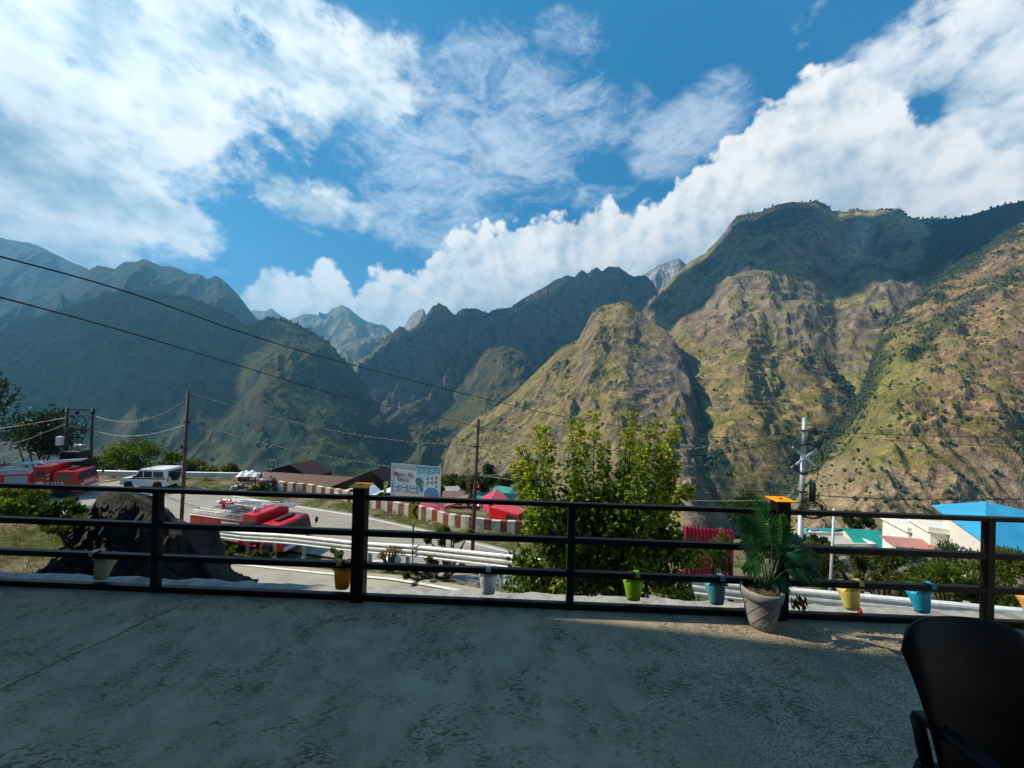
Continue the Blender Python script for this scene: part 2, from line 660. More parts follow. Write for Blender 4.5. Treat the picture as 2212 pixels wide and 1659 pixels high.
def mountain(name, pts, foot, nu=360, nf=220, nb=24, A=120, lam=600, ang=0.0, an=3.0, p=1.0, jag=2.5, seed=1, strata=0.0,
             zone=None, trees=None, mat=None, fine=.22, label=None, cat='mountain', keep=.06, detail=4):
    """a height field: crest line (photo x, y, depth), running down to a foot (depth share, level), falling away behind"""
    ux = np.array([ray(a, b).x for a, b, _ in pts])
    wz = np.array([ray(a, b).z for a, b, _ in pts])
    yr = np.array([c for _, _, c in pts], float)
    ua, ub = max(ux[0], -1.55), min(ux[-1], 1.55)
    u = np.concatenate([np.linspace(ux[0], ua, 120, endpoint=False) if ux[0] < ua else [], np.linspace(ua, ub, nu), np.linspace(ub, ux[-1], 151)[1:] if ux[-1] > ub else []])
    nu = len(u)
    w = np.interp(u, ux, wz)
    Yr = np.interp(u, ux, yr)
    k = np.ones(max(3, nu // 25))
    k /= k.sum()
    Yr = np.convolve(np.pad(Yr, len(k) // 2, mode='edge'), k, 'valid')[:nu]
    su = u * 831
    ks = np.ones(max(5, nu // 36) | 1)
    ks /= ks.sum()
    wbase = np.convolve(np.pad(w, len(ks) // 2, mode='edge'), ks, 'valid')[:nu]
    w = w + (fbm(su / 26, su * 0 + seed, 4, seed) * jag + (ridged(su / 9, su * 0 + seed, 3, seed) - .6) * jag * .5) / 831
    fr, zf = foot
    t = np.concatenate([-np.linspace(.55, .02, nb) ** 1.3, np.linspace(0, 1, nf) ** 1.08])[:, None]
    Y = Yr[None, :] * np.where(t < 0, 1 - t, 1 - t * (1 - fr))
    X = u[None, :] * Y
    zr = (wbase * Yr + CAM.z)[None, :]
    zft = np.minimum(zf, zr - 60)
    Z = np.where(t < 0, zr + t * Yr[None, :] * .55, zr - (zr - zft) * np.clip(t, 0, 1) ** p)
    ca, sa = math.cos(ang), math.sin(ang)
    a = X * ca + Y * sa
    b = -X * sa + Y * ca
    wx = fbm(X / lam / 1.4, Y / lam / 1.4, 3, seed + 40) * lam * .30
    wy = fbm(X / lam / 1.4, Y / lam / 1.4, 3, seed + 50) * lam * .30
    N = ridged((a + wx) / lam, (b + wy) / (lam * an), detail, seed) - .75
    N2 = ridged((a + wx * .6) / (lam * .30), (b + wy) / (lam * .30 * (1 + .25 * (an - 1))), 3, seed + 9) - .75
    N3 = fbm(X / (lam * .09), Y / (lam * .09), 5, seed + 17)
    env = keep + (1 - keep) * sstep(0, .22, np.abs(t)) * (1 - .6 * sstep(.75, 1, t))
    Z = Z + A * env * N + A * fine * .9 * (env * .8 + .12) * N2 + A * fine * .30 * N3
    if strata:
        st = np.sin((Z + fbm(X / 300, Y / 300, 3, seed + 60) * 60) * 2 * np.pi / strata) + .5 * np.sin((Z * 2.37 + X * .2) * 2 * np.pi / strata)
        Z = Z + st * strata * .10 * env * sstep(-.4, .3, fbm(X / 300, Y / 300, 3, seed + 70))
    for _ in range(3):                        # hold the crest line where the photo has it
        ww = (Z - CAM.z) / Y
        jm = ww.argmax(0)
        d = (w - ww[jm, np.arange(nu)]) * Y[jm, np.arange(nu)]
        kk = np.ones(31) / 31
        ds = np.convolve(np.pad(d, 15, mode='edge'), kk, 'valid')
        at_ = np.abs(t) * np.where(t < 0, .3, 1)
        Z = Z + ds[None, :] * (1 - sstep(.0, .85, at_)) + (d - ds)[None, :] * (1 - sstep(.0, .022, at_))
    dzx = np.gradient(Z, axis=1) / np.maximum(np.gradient(X, axis=1), 1e-3)
    dY = np.gradient(Y, axis=0)
    dzy = np.gradient(Z, axis=0) / np.where(np.abs(dY) < 1e-3, 1e-3, dY)
    steep = np.sqrt(dzx ** 2 + dzy ** 2)
    px, py = proj(X, Y, Z)
    n = fbm(X / (lam * .35), Y / (lam * .35) + Z / lam, 5, seed + 21)
    n2 = fbm(X / (lam * .07), Y / (lam * .07) + Z / (lam * .1), 4, seed + 31)
    rock = sstep(.95, 2.0, steep + n * .55 + n2 * .35)
    dry = sstep(-.25, .35, n + n2 * .3)
    C = (GRASS * (1 - dry[..., None]) + DRY * dry[..., None]) * (1 - rock[..., None]) + ROCK * rock[..., None] * (1 + .3 * n2[..., None])
    f = np.zeros_like(Z)
    if zone is not None:
        C, f = zone(C, px, py, X, Y, Z, n, n2, rock)
        f = np.clip(f, 0, 1)
        C = C * (1 - f[..., None]) + FOREST * (1 + .5 * n2[..., None]) * f[..., None]
    C = np.clip(C, .004, .8)
    o = gridmesh(name, X, Y, Z, mat, C)
    tag(o, kind='structure')
    if trees:
        cnt, dens, hgt = trees
        rs = np.random.RandomState(seed)
        for _ in range(cnt * 12):
            i, j = rs.randint(nb, nb + int(nf * .9)), rs.randint(2, nu - 2)
            pr = dens(px[i, j], py[i, j], t[i, 0], f[i, j], rock[i, j], n[i, j])
            if rs.rand() < pr and -60 < px[i, j] < 2280:
                TREES.append((X[i, j] + rs.randn() * 3, Y[i, j] + rs.randn() * 3, Z[i, j] - 1, hgt * rs.uniform(.55, 1.35)))
                cnt -= 1
                if cnt <= 0:
                    break
    return o


MM = mount_mat('mountain_slope')
MF = mount_mat('mountain_near_slope', bs1=.035, bs2=.16, bump=.8)
MC = mount_mat('mountain_far_slope', bs1=.008, bs2=.03)


def seg_dist(px, py, pl):
    """distance in photo pixels to a polyline, used to lay woods along a gully"""
    best = np.full(px.shape, 1e9)
    for (x0, y0), (x1, y1) in zip(pl[:-1], pl[1:]):
        dx, dy = x1 - x0, y1 - y0
        tt = np.clip(((px - x0) * dx + (py - y0) * dy) / (dx * dx + dy * dy), 0, 1)
        best = np.minimum(best, np.hypot(px - x0 - tt * dx, py - y0 - tt * dy))
    return best


# far blue ranges
def zfar(C, px, py, X, Y, Z, n, n2, rock):
    return C * .9 + .02, .5 * sstep(-.2, .3, -n)


mountain('mountain', [(500, 720, 10500), (543, 670, 10500), (572, 672, 10500), (587, 667, 10300), (601, 677, 10300), (623, 692, 10300), (645, 683, 10000), (660, 677, 10000),
         (678, 679, 10000), (697, 681, 9800), (719, 666, 9600), (737, 658, 9600), (755, 666, 9600), (770, 681, 9600), (788, 692, 9600), (811, 699, 9600), (830, 706, 9800), (860, 722, 9800), (920, 760, 9800)],
         (.62, 0), nu=200, nf=90, A=330, lam=1500, an=2.2, jag=1.3, seed=3, zone=zfar, mat=MC)
mountain('mountain', [(690, 800, 7200), (720, 758, 7200), (733, 751, 7200), (755, 740, 7200), (781, 732, 7200), (821, 726, 7200), (850, 745, 7200), (900, 800, 7200)],
         (.6, -200), nu=120, nf=80, A=160, lam=900, an=2.2, jag=1.2, seed=4, zone=zfar, mat=MC)
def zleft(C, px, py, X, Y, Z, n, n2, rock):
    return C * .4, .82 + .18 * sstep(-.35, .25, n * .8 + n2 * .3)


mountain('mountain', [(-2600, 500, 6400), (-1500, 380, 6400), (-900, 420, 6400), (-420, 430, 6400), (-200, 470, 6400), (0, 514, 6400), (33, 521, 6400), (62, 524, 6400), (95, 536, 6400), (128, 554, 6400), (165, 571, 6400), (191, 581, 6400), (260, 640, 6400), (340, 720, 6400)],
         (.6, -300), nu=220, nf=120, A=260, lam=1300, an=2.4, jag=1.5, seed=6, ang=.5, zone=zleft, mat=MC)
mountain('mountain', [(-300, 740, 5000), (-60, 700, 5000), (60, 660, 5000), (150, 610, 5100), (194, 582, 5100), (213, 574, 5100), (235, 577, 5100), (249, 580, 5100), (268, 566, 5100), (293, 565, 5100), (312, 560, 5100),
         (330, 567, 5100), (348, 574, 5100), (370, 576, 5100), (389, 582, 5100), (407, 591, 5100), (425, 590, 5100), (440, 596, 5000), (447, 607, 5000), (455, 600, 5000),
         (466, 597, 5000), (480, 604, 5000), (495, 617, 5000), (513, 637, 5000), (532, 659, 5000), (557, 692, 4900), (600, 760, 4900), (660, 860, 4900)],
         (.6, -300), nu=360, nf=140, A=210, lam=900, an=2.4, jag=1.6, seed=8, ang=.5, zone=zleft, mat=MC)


# the dark hill on the left with the rounded shoulder
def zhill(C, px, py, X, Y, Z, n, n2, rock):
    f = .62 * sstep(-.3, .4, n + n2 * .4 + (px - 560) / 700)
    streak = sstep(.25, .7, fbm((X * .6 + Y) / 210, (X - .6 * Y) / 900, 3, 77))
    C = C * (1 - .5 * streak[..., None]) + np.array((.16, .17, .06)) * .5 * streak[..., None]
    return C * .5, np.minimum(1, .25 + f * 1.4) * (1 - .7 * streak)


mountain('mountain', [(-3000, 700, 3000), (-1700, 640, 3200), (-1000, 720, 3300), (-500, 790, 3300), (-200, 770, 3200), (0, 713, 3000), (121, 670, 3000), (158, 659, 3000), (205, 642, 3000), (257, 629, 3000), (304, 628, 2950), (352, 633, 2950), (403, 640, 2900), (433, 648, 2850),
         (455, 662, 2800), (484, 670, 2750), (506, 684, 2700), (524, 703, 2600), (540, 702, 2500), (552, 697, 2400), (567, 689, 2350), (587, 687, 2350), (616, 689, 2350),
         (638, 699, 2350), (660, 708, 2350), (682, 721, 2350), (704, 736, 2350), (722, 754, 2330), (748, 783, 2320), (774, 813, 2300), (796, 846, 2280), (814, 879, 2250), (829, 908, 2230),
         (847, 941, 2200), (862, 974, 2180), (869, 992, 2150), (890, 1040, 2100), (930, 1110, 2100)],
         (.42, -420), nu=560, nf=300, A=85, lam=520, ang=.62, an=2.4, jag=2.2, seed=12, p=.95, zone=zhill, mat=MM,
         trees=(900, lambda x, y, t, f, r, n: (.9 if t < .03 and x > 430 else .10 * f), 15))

# the crags across the gorge
def zcrag(C, px, py, X, Y, Z, n, n2, rock):
    C = C * .55 + np.array((.10, .095, .10)) * .45
    return C, .8 * sstep(-.15, .35, n + .3 * n2 - rock * .25)


def zpale(C, px, py, X, Y, Z, n, n2, rock):
    return np.ones_like(C) * np.array((.26, .25, .25)) * (1 + .25 * n2[..., None]), np.zeros_like(Z)


mountain('mountain', [(868, 740, 5600), (874, 705, 5600), (885, 685, 5600), (893, 676, 5600), (903, 670, 5600), (915, 668, 5600), (926, 690, 5600), (940, 740, 5600)], (.75, 200), nu=70, nf=70, A=90, lam=500, jag=1.2, seed=14, zone=zpale, mat=MC)
mountain('mountain', [(1360, 660, 5200), (1385, 600, 5200), (1397, 589, 5200), (1419, 574, 5200), (1448, 562, 5200), (1467, 557, 5200), (1482, 571, 5200), (1490, 563, 5200), (1512, 552, 5200), (1535, 540, 5200), (1580, 560, 5200), (1640, 640, 5200)],
         (.72, 300), nu=140, nf=110, A=130, lam=420, ang=-.5, jag=1.4, seed=15, zone=zpale, mat=MC)
mountain('mountain', [(690, 1010, 3900), (730, 900, 3900), (773, 800, 4000), (781, 784, 4000), (796, 769, 4000), (821, 739, 4000), (847, 721, 4000), (862, 705, 4000), (870, 705, 4000), (882, 716, 4000), (900, 702, 4000), (913, 692, 4000), (924, 677, 4000),
         (935, 660, 4000), (949, 656, 4000), (964, 662, 4000), (975, 676, 4000), (983, 680, 4000), (990, 673, 4000), (1001, 665, 4000), (1030, 667, 4000), (1056, 677, 4000), (1063, 671, 4000), (1082, 666, 4050), (1104, 664, 4100), (1115, 655, 4150),
         (1140, 640, 4200), (1173, 622, 4250), (1203, 604, 4300), (1225, 594, 4300), (1241, 599, 4300), (1249, 590, 4300), (1257, 582, 4300), (1266, 590, 4300), (1272, 592, 4300), (1280, 583, 4300), (1288, 577, 4300), (1300, 585, 4300), (1316, 576, 4300), (1338, 577, 4300),
         (1357, 592, 4250), (1371, 597, 4200), (1393, 594, 4100), (1415, 618, 4000), (1440, 660, 3900), (1500, 760, 3800)],
         (.60, -350), nu=460, nf=300, A=165, lam=380, ang=-.25, an=3.6, p=.8, jag=1.8, seed=17, zone=zcrag, mat=MM, detail=7, fine=.3,
         trees=(500, lambda x, y, t, f, r, n: (.8 if t < .02 else .05 * f), 17))


# lower spur in front of the crags, down to the river
def zspur(C, px, py, X, Y, Z, n, n2, rock):
    return C * .55, .8 * sstep(-.3, .3, n + .3 * n2)


mountain('mountain', [(760, 1120, 3000), (800, 1010, 3000), (822, 905, 3050), (845, 878, 3050), (880, 864, 3050), (935, 853, 3050), (979, 829, 3050), (1012, 796, 3050), (1034, 768, 3050), (1056, 750, 3050), (1089, 742, 3050), (1130, 760, 3000), (1180, 800, 2950), (1260, 880, 2900)],
         (.55, -420), nu=320, nf=220, A=80, lam=420, ang=-.5, an=2.0, jag=2.0, seed=21, zone=zspur, mat=MM,
         trees=(500, lambda x, y, t, f, r, n: .12 * f + (.3 if t < .03 else 0), 15))


# the big mountain on the right
def zbig(C, px, py, X, Y, Z, n, n2, rock):
    f = sstep(10, 70, py * 0 + px - 1790 + (py - 560) * .55 + n * 60) * sstep(-20, 60, px - 1960 + n * 60)   # wooded right shoulder
    f = np.maximum(f, .8 * sstep(540, 470, py + n * 60) * sstep(1790, 1730, px + n2 * 20))
    f = np.maximum(f, .55 * sstep(.0, .4, n + n2 * .3))
    pyr = sstep(34, 14, seg_dist(px, py, [(1872, 462), (1862, 500), (1842, 545)]) + n2 * 14)
    C = C * (1 - pyr[..., None]) + np.array((.25, .20, .14)) * (1 + .4 * n2[..., None]) * pyr[..., None]
    top = sstep(30, 10, seg_dist(px, py, [(1870, 462), (1950, 470), (1990, 500)]) + n2 * 16)
    C = C * (1 - top[..., None]) + np.array((.22, .19, .10)) * top[..., None]
    f = f * (1 - np.maximum(pyr, top))
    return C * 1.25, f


mountain('mountain', [(1330, 800, 3100), (1401, 648, 3100), (1423, 633, 3100), (1441, 611, 3100), (1463, 589, 3100), (1485, 570, 3100), (1522, 548, 3100), (1551, 519, 3100), (1566, 501, 3100), (1581, 479, 3100), (1592, 466, 3100), (1606, 462, 3050), (1636, 460, 3050),
         (1658, 449, 3000), (1687, 440, 3000), (1713, 436, 3000), (1738, 438, 3000), (1764, 434, 3000), (1779, 440, 3000), (1793, 448, 3000), (1797, 457, 3000), (1812, 455, 3000), (1826, 460, 3000), (1841, 452, 2950), (1870, 455, 2900),
         (1896, 453, 2850), (1922, 450, 2800), (1947, 451, 2750), (1962, 468, 2700), (1988, 473, 2650), (2024, 473, 2600), (2061, 471, 2500), (2098, 464, 2450), (2134, 453, 2400), (2171, 442, 2350), (2212, 435, 2300), (2320, 415, 2250), (2500, 400, 2250), (3000, 420, 2200), (3600, 520, 2200)],
         (.40, -300), nu=620, nf=320, A=80, lam=520, ang=-.35, an=2.0, p=.92, jag=1.6, seed=23, strata=70, zone=zbig, mat=MM,
         trees=(2200, lambda x, y, t, f, r, n: (.9 if t < .012 and x > 1600 else .30 * f), 14))


def zlit(C, px, py, X, Y, Z, n, n2, rock):
    gul = seg_dist(px, py, [(1540, 985), (1560, 1040), (1600, 1100), (1660, 1140)])
    g2 = seg_dist(px, py, [(1503, 850), (1515, 900), (1545, 960), (1575, 1010)])
    f = sstep(34, 8, gul + n * 20) * .9 + sstep(12, 4, g2 + n * 8) * .8
    f = np.maximum(f, sstep(60, 10, seg_dist(px, py, [(1880, 700), (1850, 790), (1835, 860), (1810, 930), (1740, 990), (1690, 1040)]) + n * 26))
    f = np.maximum(f, .8 * sstep(1010, 1100, py + n * 40))
    f = np.maximum(f, .5 * sstep(.35, .6, n + n2 * .4))
    meadow = sstep(.0, .4, 1 - seg_dist(px, py, [(1690, 650), (1760, 665), (1830, 700)]) / 34 + n2 * .3)
    C = C * (1 - meadow[..., None]) + np.array((.30, .29, .08)) * meadow[..., None]
    crag_and_shade = sstep(13, 5, np.minimum(np.minimum(seg_dist(px, py, [(1742, 738), (1752, 770), (1748, 800)]), seg_dist(px, py, [(1768, 740), (1785, 775), (1792, 800)])), np.minimum(seg_dist(px, py, [(1848, 712), (1842, 740), (1820, 770)]), seg_dist(px, py, [(1764, 810), (1785, 850), (1790, 880)]))) + n2 * 9)
    C = C * (1 - crag_and_shade[..., None]) + np.array((.055, .048, .042)) * crag_and_shade[..., None]
    grey = sstep(.0, .5, 1 - np.hypot((px - 1545) / 120, (py - 690) / 75) + n * .5 + n2 * .4)
    C = C * (1 - .7 * grey[..., None]) + np.array((.165, .125, .105)) * (1 + .4 * n2[..., None]) * .7 * grey[..., None]
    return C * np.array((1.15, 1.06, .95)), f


mountain('mountain', [(1350, 900, 2300), (1410, 760, 2350), (1438, 728, 2400), (1467, 688, 2400), (1500, 672, 2400), (1522, 662, 2400), (1559, 640, 2400), (1599, 618, 2400), (1628, 609, 2400), (1658, 625, 2400), (1680, 640, 2400), (1731, 647, 2380),
         (1786, 662, 2350), (1841, 688, 2300), (1870, 700, 2250), (1950, 720, 2200), (2060, 780, 2100)],
         (.38, -330), nu=460, nf=320, A=30, lam=340, ang=-.6, an=1.7, p=.95, jag=2.2, seed=27, strata=46, zone=zlit, mat=MM, fine=.28,
         trees=(1100, lambda x, y, t, f, r, n: .35 * f + .006, 10))
def zfront(C, px, py, X, Y, Z, n, n2, rock):
    f = .75 * sstep(.1, .5, n + n2 * .3) * .8
    low = sstep(900, 1010, py + (px - 1150) * .25)
    C = C * (1 - low[..., None] * .35) + np.array((.16, .14, .115)) * low[..., None] * .35
    cl = sstep(.0, .35, 1 - np.hypot((px - 1425) / 105, (py - 815) / 75) + n * .35 + n2 * .5)
    C = C * (1 - .85 * cl[..., None]) + np.array((.135, .108, .098)) * (1 + .5 * n2[..., None]) * .85 * cl[..., None]
    crag_and_shade = sstep(12, 4, np.minimum(seg_dist(px, py, [(1380, 850), (1372, 890), (1362, 930)]), seg_dist(px, py, [(1462, 742), (1484, 776), (1502, 820), (1508, 860)])) + n2 * 8)  # dark outcrop, and the gully's shadow painted in as dark colour
    C = C * (1 - crag_and_shade[..., None]) + np.array((.05, .045, .04)) * crag_and_shade[..., None]
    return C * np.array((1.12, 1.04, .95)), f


mountain('mountain', [(880, 1180, 1900), (953, 1022, 1950), (957, 992, 1960), (979, 948, 1980), (1015, 912, 2000), (1067, 882, 2000), (1114, 846, 2050), (1158, 802, 2050), (1213, 750, 2050), (1250, 732, 2050), (1272, 688, 2050), (1287, 664, 2050), (1301, 659, 2050),
         (1338, 653, 2000), (1360, 651, 2000), (1375, 662, 2000), (1400, 688, 1920), (1430, 708, 1850), (1455, 732, 1780), (1481, 770, 1700), (1499, 815, 1620), (1510, 870, 1540), (1542, 960, 1450), (1600, 1060, 1380), (1640, 1140, 1340)],
         (.42, -330), nu=460, nf=320, A=40, lam=320, ang=-.6, an=1.9, p=.9, jag=2.2, seed=29, strata=40, zone=zfront, mat=MM, fine=.3,
         trees=(500, lambda x, y, t, f, r, n: .16 * f + (.2 if t < .02 else .004), 9))


# the near slope at the right edge, scrub and rock, with a wooded gully
def znear(C, px, py, X, Y, Z, n, n2, rock):
    g = seg_dist(px, py, [(2212, 470), (2116, 541), (2024, 600), (1951, 655), (1900, 712), (1868, 800), (1845, 875), (1800, 945), (1740, 1000), (1690, 1060)])
    f = sstep(46, 8, g + n * 24) * .95
    green = sstep(190, 60, g + n * 50) * sstep(650, 780, py)
    C = C * (1 - .55 * green[..., None]) + np.array((.13, .17, .035)) * .55 * green[..., None]
    band = sstep(30, 8, seg_dist(px, py, [(2240, 560), (2130, 625), (2040, 690), (1990, 740)]) + n * 26)
    f = np.maximum(f, band * .7)
    low = sstep(960, 1050, py + n * 40)
    C = C * (1 - .6 * low[..., None]) + np.array((.23, .19, .145)) * (1 + .3 * n2[..., None]) * .6 * low[..., None]
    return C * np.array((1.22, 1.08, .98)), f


mountain('mountain', [(1600, 1240, 800), (1655, 1130, 900), (1690, 1080, 950), (1715, 1032, 1000), (1740, 1002, 1020), (1765, 976, 1050), (1800, 946, 1080), (1830, 912, 1120), (1850, 872, 1150), (1862, 832, 1180), (1875, 800, 1200), (1887, 758, 1230), (1902, 720, 1260), (1924, 690, 1290),
         (1951, 666, 1320), (1973, 647, 1340), (2002, 625, 1370), (2024, 603, 1400), (2043, 582, 1420), (2079, 560, 1450), (2116, 541, 1480), (2145, 519, 1500), (2171, 497, 1520), (2212, 480, 1550), (2330, 430, 1600), (2520, 390, 1650), (2900, 330, 1700), (3400, 300, 1700), (4000, 360, 1600), (4800, 480, 1400), (6000, 700, 1200)],
         (.30, -230), nu=460, nf=420, A=24, lam=170, ang=-.75, an=1.9, p=1.0, jag=2.2, seed=33, strata=22, zone=znear, mat=MF, fine=.34,
         trees=(2800, lambda x, y, t, f, r, n: .5 * f + .05 * (1 - r) + .02, 6.5))

# woods on the far slopes: one mass of small crowns
rs = np.random.RandomState(2)
ico = bmesh.new()
bmesh.ops.create_icosphere(ico, subdivisions=1, radius=1)
iv = np.array([v.co[:] for v in ico.verts])
ifc = np.array([[v.index for v in f.verts] for f in ico.faces])
ico.free()
T = np.array(TREES)
nT = len(T)
sq = np.stack([rs.uniform(.30, .52, nT), rs.uniform(.30, .52, nT), rs.uniform(.45, .62, nT)], -1)
V = iv[None] * sq[:, None] * T[:, 3][:, None, None] * rs.uniform(.72, 1.22, (nT, len(iv), 1)) + T[:, None, :3]
V[:, :, 2] += (T[:, 3] * .42)[:, None]
F = (ifc[None] + (np.arange(nT) * len(iv))[:, None, None]).reshape(-1, 3)
me = bpy.data.meshes.new('forest')
V = V.reshape(-1, 3).astype(np.float32)
me.vertices.add(len(V)); me.vertices.foreach_set('co', V.ravel())
me.loops.add(F.size); me.loops.foreach_set('vertex_index', F.astype(np.int32).ravel())
me.polygons.add(len(F)); me.polygons.foreach_set('loop_start', np.arange(0, F.size, 3, dtype=np.int32))
me.update(calc_edges=True)
at = me.attributes.new('Col', 'FLOAT_COLOR', 'FACE')
tint = rs.uniform(.6, 1.5, nT)[:, None] * np.array((.030, .052, .022))[None]
at.data.foreach_set('color', np.repeat(np.concatenate([tint, np.ones((nT, 1))], 1), len(ifc), 0).astype(np.float32).ravel())
mfor, nt2, bs2 = newmat('far_foliage')
a2 = nd(nt2, 'ShaderNodeAttribute'); a2.attribute_name = 'Col'
nt2.links.new(a2.outputs['Color'], bs2.inputs['Base Color'])
bs2.inputs['Roughness'].default_value = .9
me.materials.append(mfor)
o = bpy.data.objects.new('forest', me)
link(o)
tag(o, 'dark scattered woods on the far mountain slopes', 'forest', kind='stuff')

# ------------------------------------------------------------------ the air between
hz = MB().box((0, 8000, 900), (36000, 17600, 3400)).build('haze', bpy.data.materials.new('haze'))
hm = hz.data.materials[0]
hm.use_nodes = True
hnt = hm.node_tree
hnt.nodes.clear()
pv = nd(hnt, 'ShaderNodeVolumePrincipled')
pv.inputs['Color'].default_value = (.22, .60, 1.0, 1)
pv.inputs['Density'].default_value = 7.5e-5
pv.inputs['Anisotropy'].default_value = .35
ho = nd(hnt, 'ShaderNodeOutputMaterial')
hnt.links.new(pv.outputs[0], ho.inputs['Volume'])
tag(hz, kind='stuff')

# unseen clouds above the frame, shaped to shade crags, upper mountain and left hill
mcl = M('cloud_white', (.85, .87, .9), rough=1, var=.03)


def shade_cloud(anchor, zc, th=240, seed=0):
    """outline on the slopes (photo x, y, depth), carried up along the sun's direction to the height of the cloud"""
    ps = []
    for x, y, Y in anchor:
        p = P(x, y, Y)
        ps.append(p + SUND * ((zc - p.z) / SUND.z))
    c = sum(ps, Vector()) / len(ps)
    rr = random.Random(seed)
    b = MB()
    n = len(ps)
    rings = []
    for lv, (k, dz) in enumerate(((.55, -1), (.92, -.55), (1, 0), (.93, .5), (.6, 1.0), (.2, 1.25))):
        ring = []
        for q in range(n * 4):
            f = q / 4
            i = int(f) % n
            p = ps[i].lerp(ps[(i + 1) % n], f - int(f))
            r_ = 1 + .05 * rr.uniform(-1, 1)
            ring.append(Vector((c.x + (p.x - c.x) * k * r_, c.y + (p.y - c.y) * k * r_, zc + dz * th * (1 + .3 * rr.uniform(-1, 1)))))
        rings.append(ring)
    m_ = n * 4
    vs = [p for r_ in rings for p in r_]
    fs = [(a * m_ + q, a * m_ + (q + 1) % m_, (a + 1) * m_ + (q + 1) % m_, (a + 1) * m_ + q) for a in range(len(rings) - 1) for q in range(m_)]
    fs += [tuple(range(m_ - 1, -1, -1)), tuple(range(5 * m_, 6 * m_))]
    b.add(vs, fs, smooth=True)
    o = b.build('shade_cloud', mcl)
    return tag(o, kind='structure')


shade_cloud([(1400, 640, 3050), (1480, 560, 3050), (1600, 455, 3000), (1760, 425, 2950), (1960, 440, 2700), (2230, 425, 2300), (2180, 500, 2000), (2040, 600, 2000), (1950, 670, 2050), (1840, 690, 2150), (1740, 648, 2300), (1660, 640, 2330),
       (1600, 625, 2350), (1540, 660, 2370), (1470, 715, 2390), (1440, 745, 2380)], 6200, seed=3)
shade_cloud([(-700, 900, 1600), (-900, 620, 3400), (-500, 600, 4000), (0, 620, 4100), (330, 610, 3900), (590, 690, 3300), (640, 690, 2500), (715, 790, 2300), (760, 960, 2000), (560, 1050, 1600), (200, 1000, 1500)], 6400, seed=8)  # added to darken the left hill and the air before it
shade_cloud([(720, 960, 3300), (860, 690, 4000), (950, 640, 4000), (1100, 650, 4100), (1220, 580, 4300), (1360, 570, 4300), (1440, 600, 4000), (1420, 700, 3700), (1280, 760, 3500), (1150, 790, 3000), (1010, 860, 2900), (930, 930, 2800), (820, 1010, 2900)], 6600, seed=5)
# ------------------------------------------------------------------ ground, roads
ZL = -8.0                                      # level of the lower road
_rx = [-60, -20, -14.2, -7.5, -4.2, 0, 6.4, 12.4, 25, 60]
_rz = [-8.0, -8.0, -7.5, -6.45, -5.7, -4.85, -4.45, -4.05, -3.8, -3.6]
_yx = [-60, -30, -20, -13.9, -7.5, -4.2, .1, 6.4, 12.4, 25, 60]
_yy = [36, 26.5, 23, 20.6, 17.8, 16.0, 13.3, 11, 9.3, 7.5, 5]


def rampz(x):
    return np.interp(x, _rx, _rz)


def raily(x):
    return np.interp(x, _yx, _yy)


_outer = [G(1132, 1198, ZL), G(1031, 1171, ZL), G(934, 1147, ZL), G(809, 1119, ZL), G(774, 1112, ZL), G(569, 1080, ZL)]
_wallb = [G(579, 1056, ZL), G(663, 1066, ZL), G(720, 1076, ZL), G(806, 1097, ZL), G(837, 1103, ZL), G(911, 1119, ZL), G(1004, 1141, ZL), G(1110, 1152, ZL)]


def zg(x, y):
    x, y = np.asarray(x, float), np.asarray(y, float)
    r, yr = rampz(x), raily(x)
    w = (r - ZL) * .8 + .3
    t = sstep(0, 1, (y - yr + .65) / w)
    z = r * (1 - t) + ZL * t
    # grassy bank with the rock, left
    bk = sstep(-5.7, -7.2, x) * sstep(13.0, 9.3, y + .25 * (x + 8))
    z = z * (1 - bk) + (-2.25 + .10 * np.sin(x * 1.3) - .05 * (y - 8)) * bk
    bd = np.interp(x, [-70, -35, -20, 0, 6, 14, 60], [38.5, 38.5, 37.0, 29, 25, 21, 14])
    sl = np.interp(x, [-60, -20, 0, 20, 60], [.55, .42, .27, .33, .37])
    far = np.maximum(0, y - bd)
    z = z - far * sl
    z = z - .62 * np.maximum(0, y - 320)
    z = np.maximum(z, -430 + .0 * y)
    near = sstep(3.2, 2.2, y)
    z = z * (1 - near) + -4.2 * near
    return z


def axis(parts):
    a = []
    for lo, hi, n in parts:
        a += list(np.linspace(lo, hi, n, endpoint=False))
    return np.array(a + [parts[-1][1]])


gx = axis([(-14000, -400, 16), (-400, -62, 30), (-62, 48, 330), (48, 400, 50), (400, 14000, 16)])
gy = axis([(-600, 0, 10), (0, 42, 140), (42, 130, 90), (130, 900, 60), (900, 16000, 16)])
GX, GY = np.meshgrid(gx, gy)
GZ = zg(GX, GY)
onroad = sstep(1.0, .2, np.abs(GY - (raily(GX) - 3.6)) - 3.2) * (GY > 3.5)
rough = (fbm(GX * .55, GY * .55, 4, 90) * .10 + fbm(GX * .12, GY * .12, 3, 91) * .18)
behindwall = GY > np.interp(GX, [p.x for p in _outer[::-1]], [p.y for p in _outer[::-1]]) + .5
GZ = GZ + np.where(behindwall, rough - .03, -.10)
farr = sstep(50, 120, GY)
GZ = GZ + farr * fbm(GX / 30, GY / 30, 5, 92) * 2.2
gm, gnt, gbs = newmat('earth_and_grass')
n1 = noise_node(gnt, .55, 8, .68)
n2 = noise_node(gnt, 6, 7, .7)
n3 = noise_node(gnt, .17, 5, .6)
e1 = ramp(gnt, n2.outputs[0], [(.3, (.11, .085, .055)), (.55, (.23, .19, .125)), (.75, (.33, .29, .21))])
e2 = ramp(gnt, n2.outputs[0], [(.3, (.045, .055, .014)), (.6, (.11, .125, .035)), (.8, (.20, .185, .07))])
f = mrange(gnt, n1.outputs[0], .44, .56)
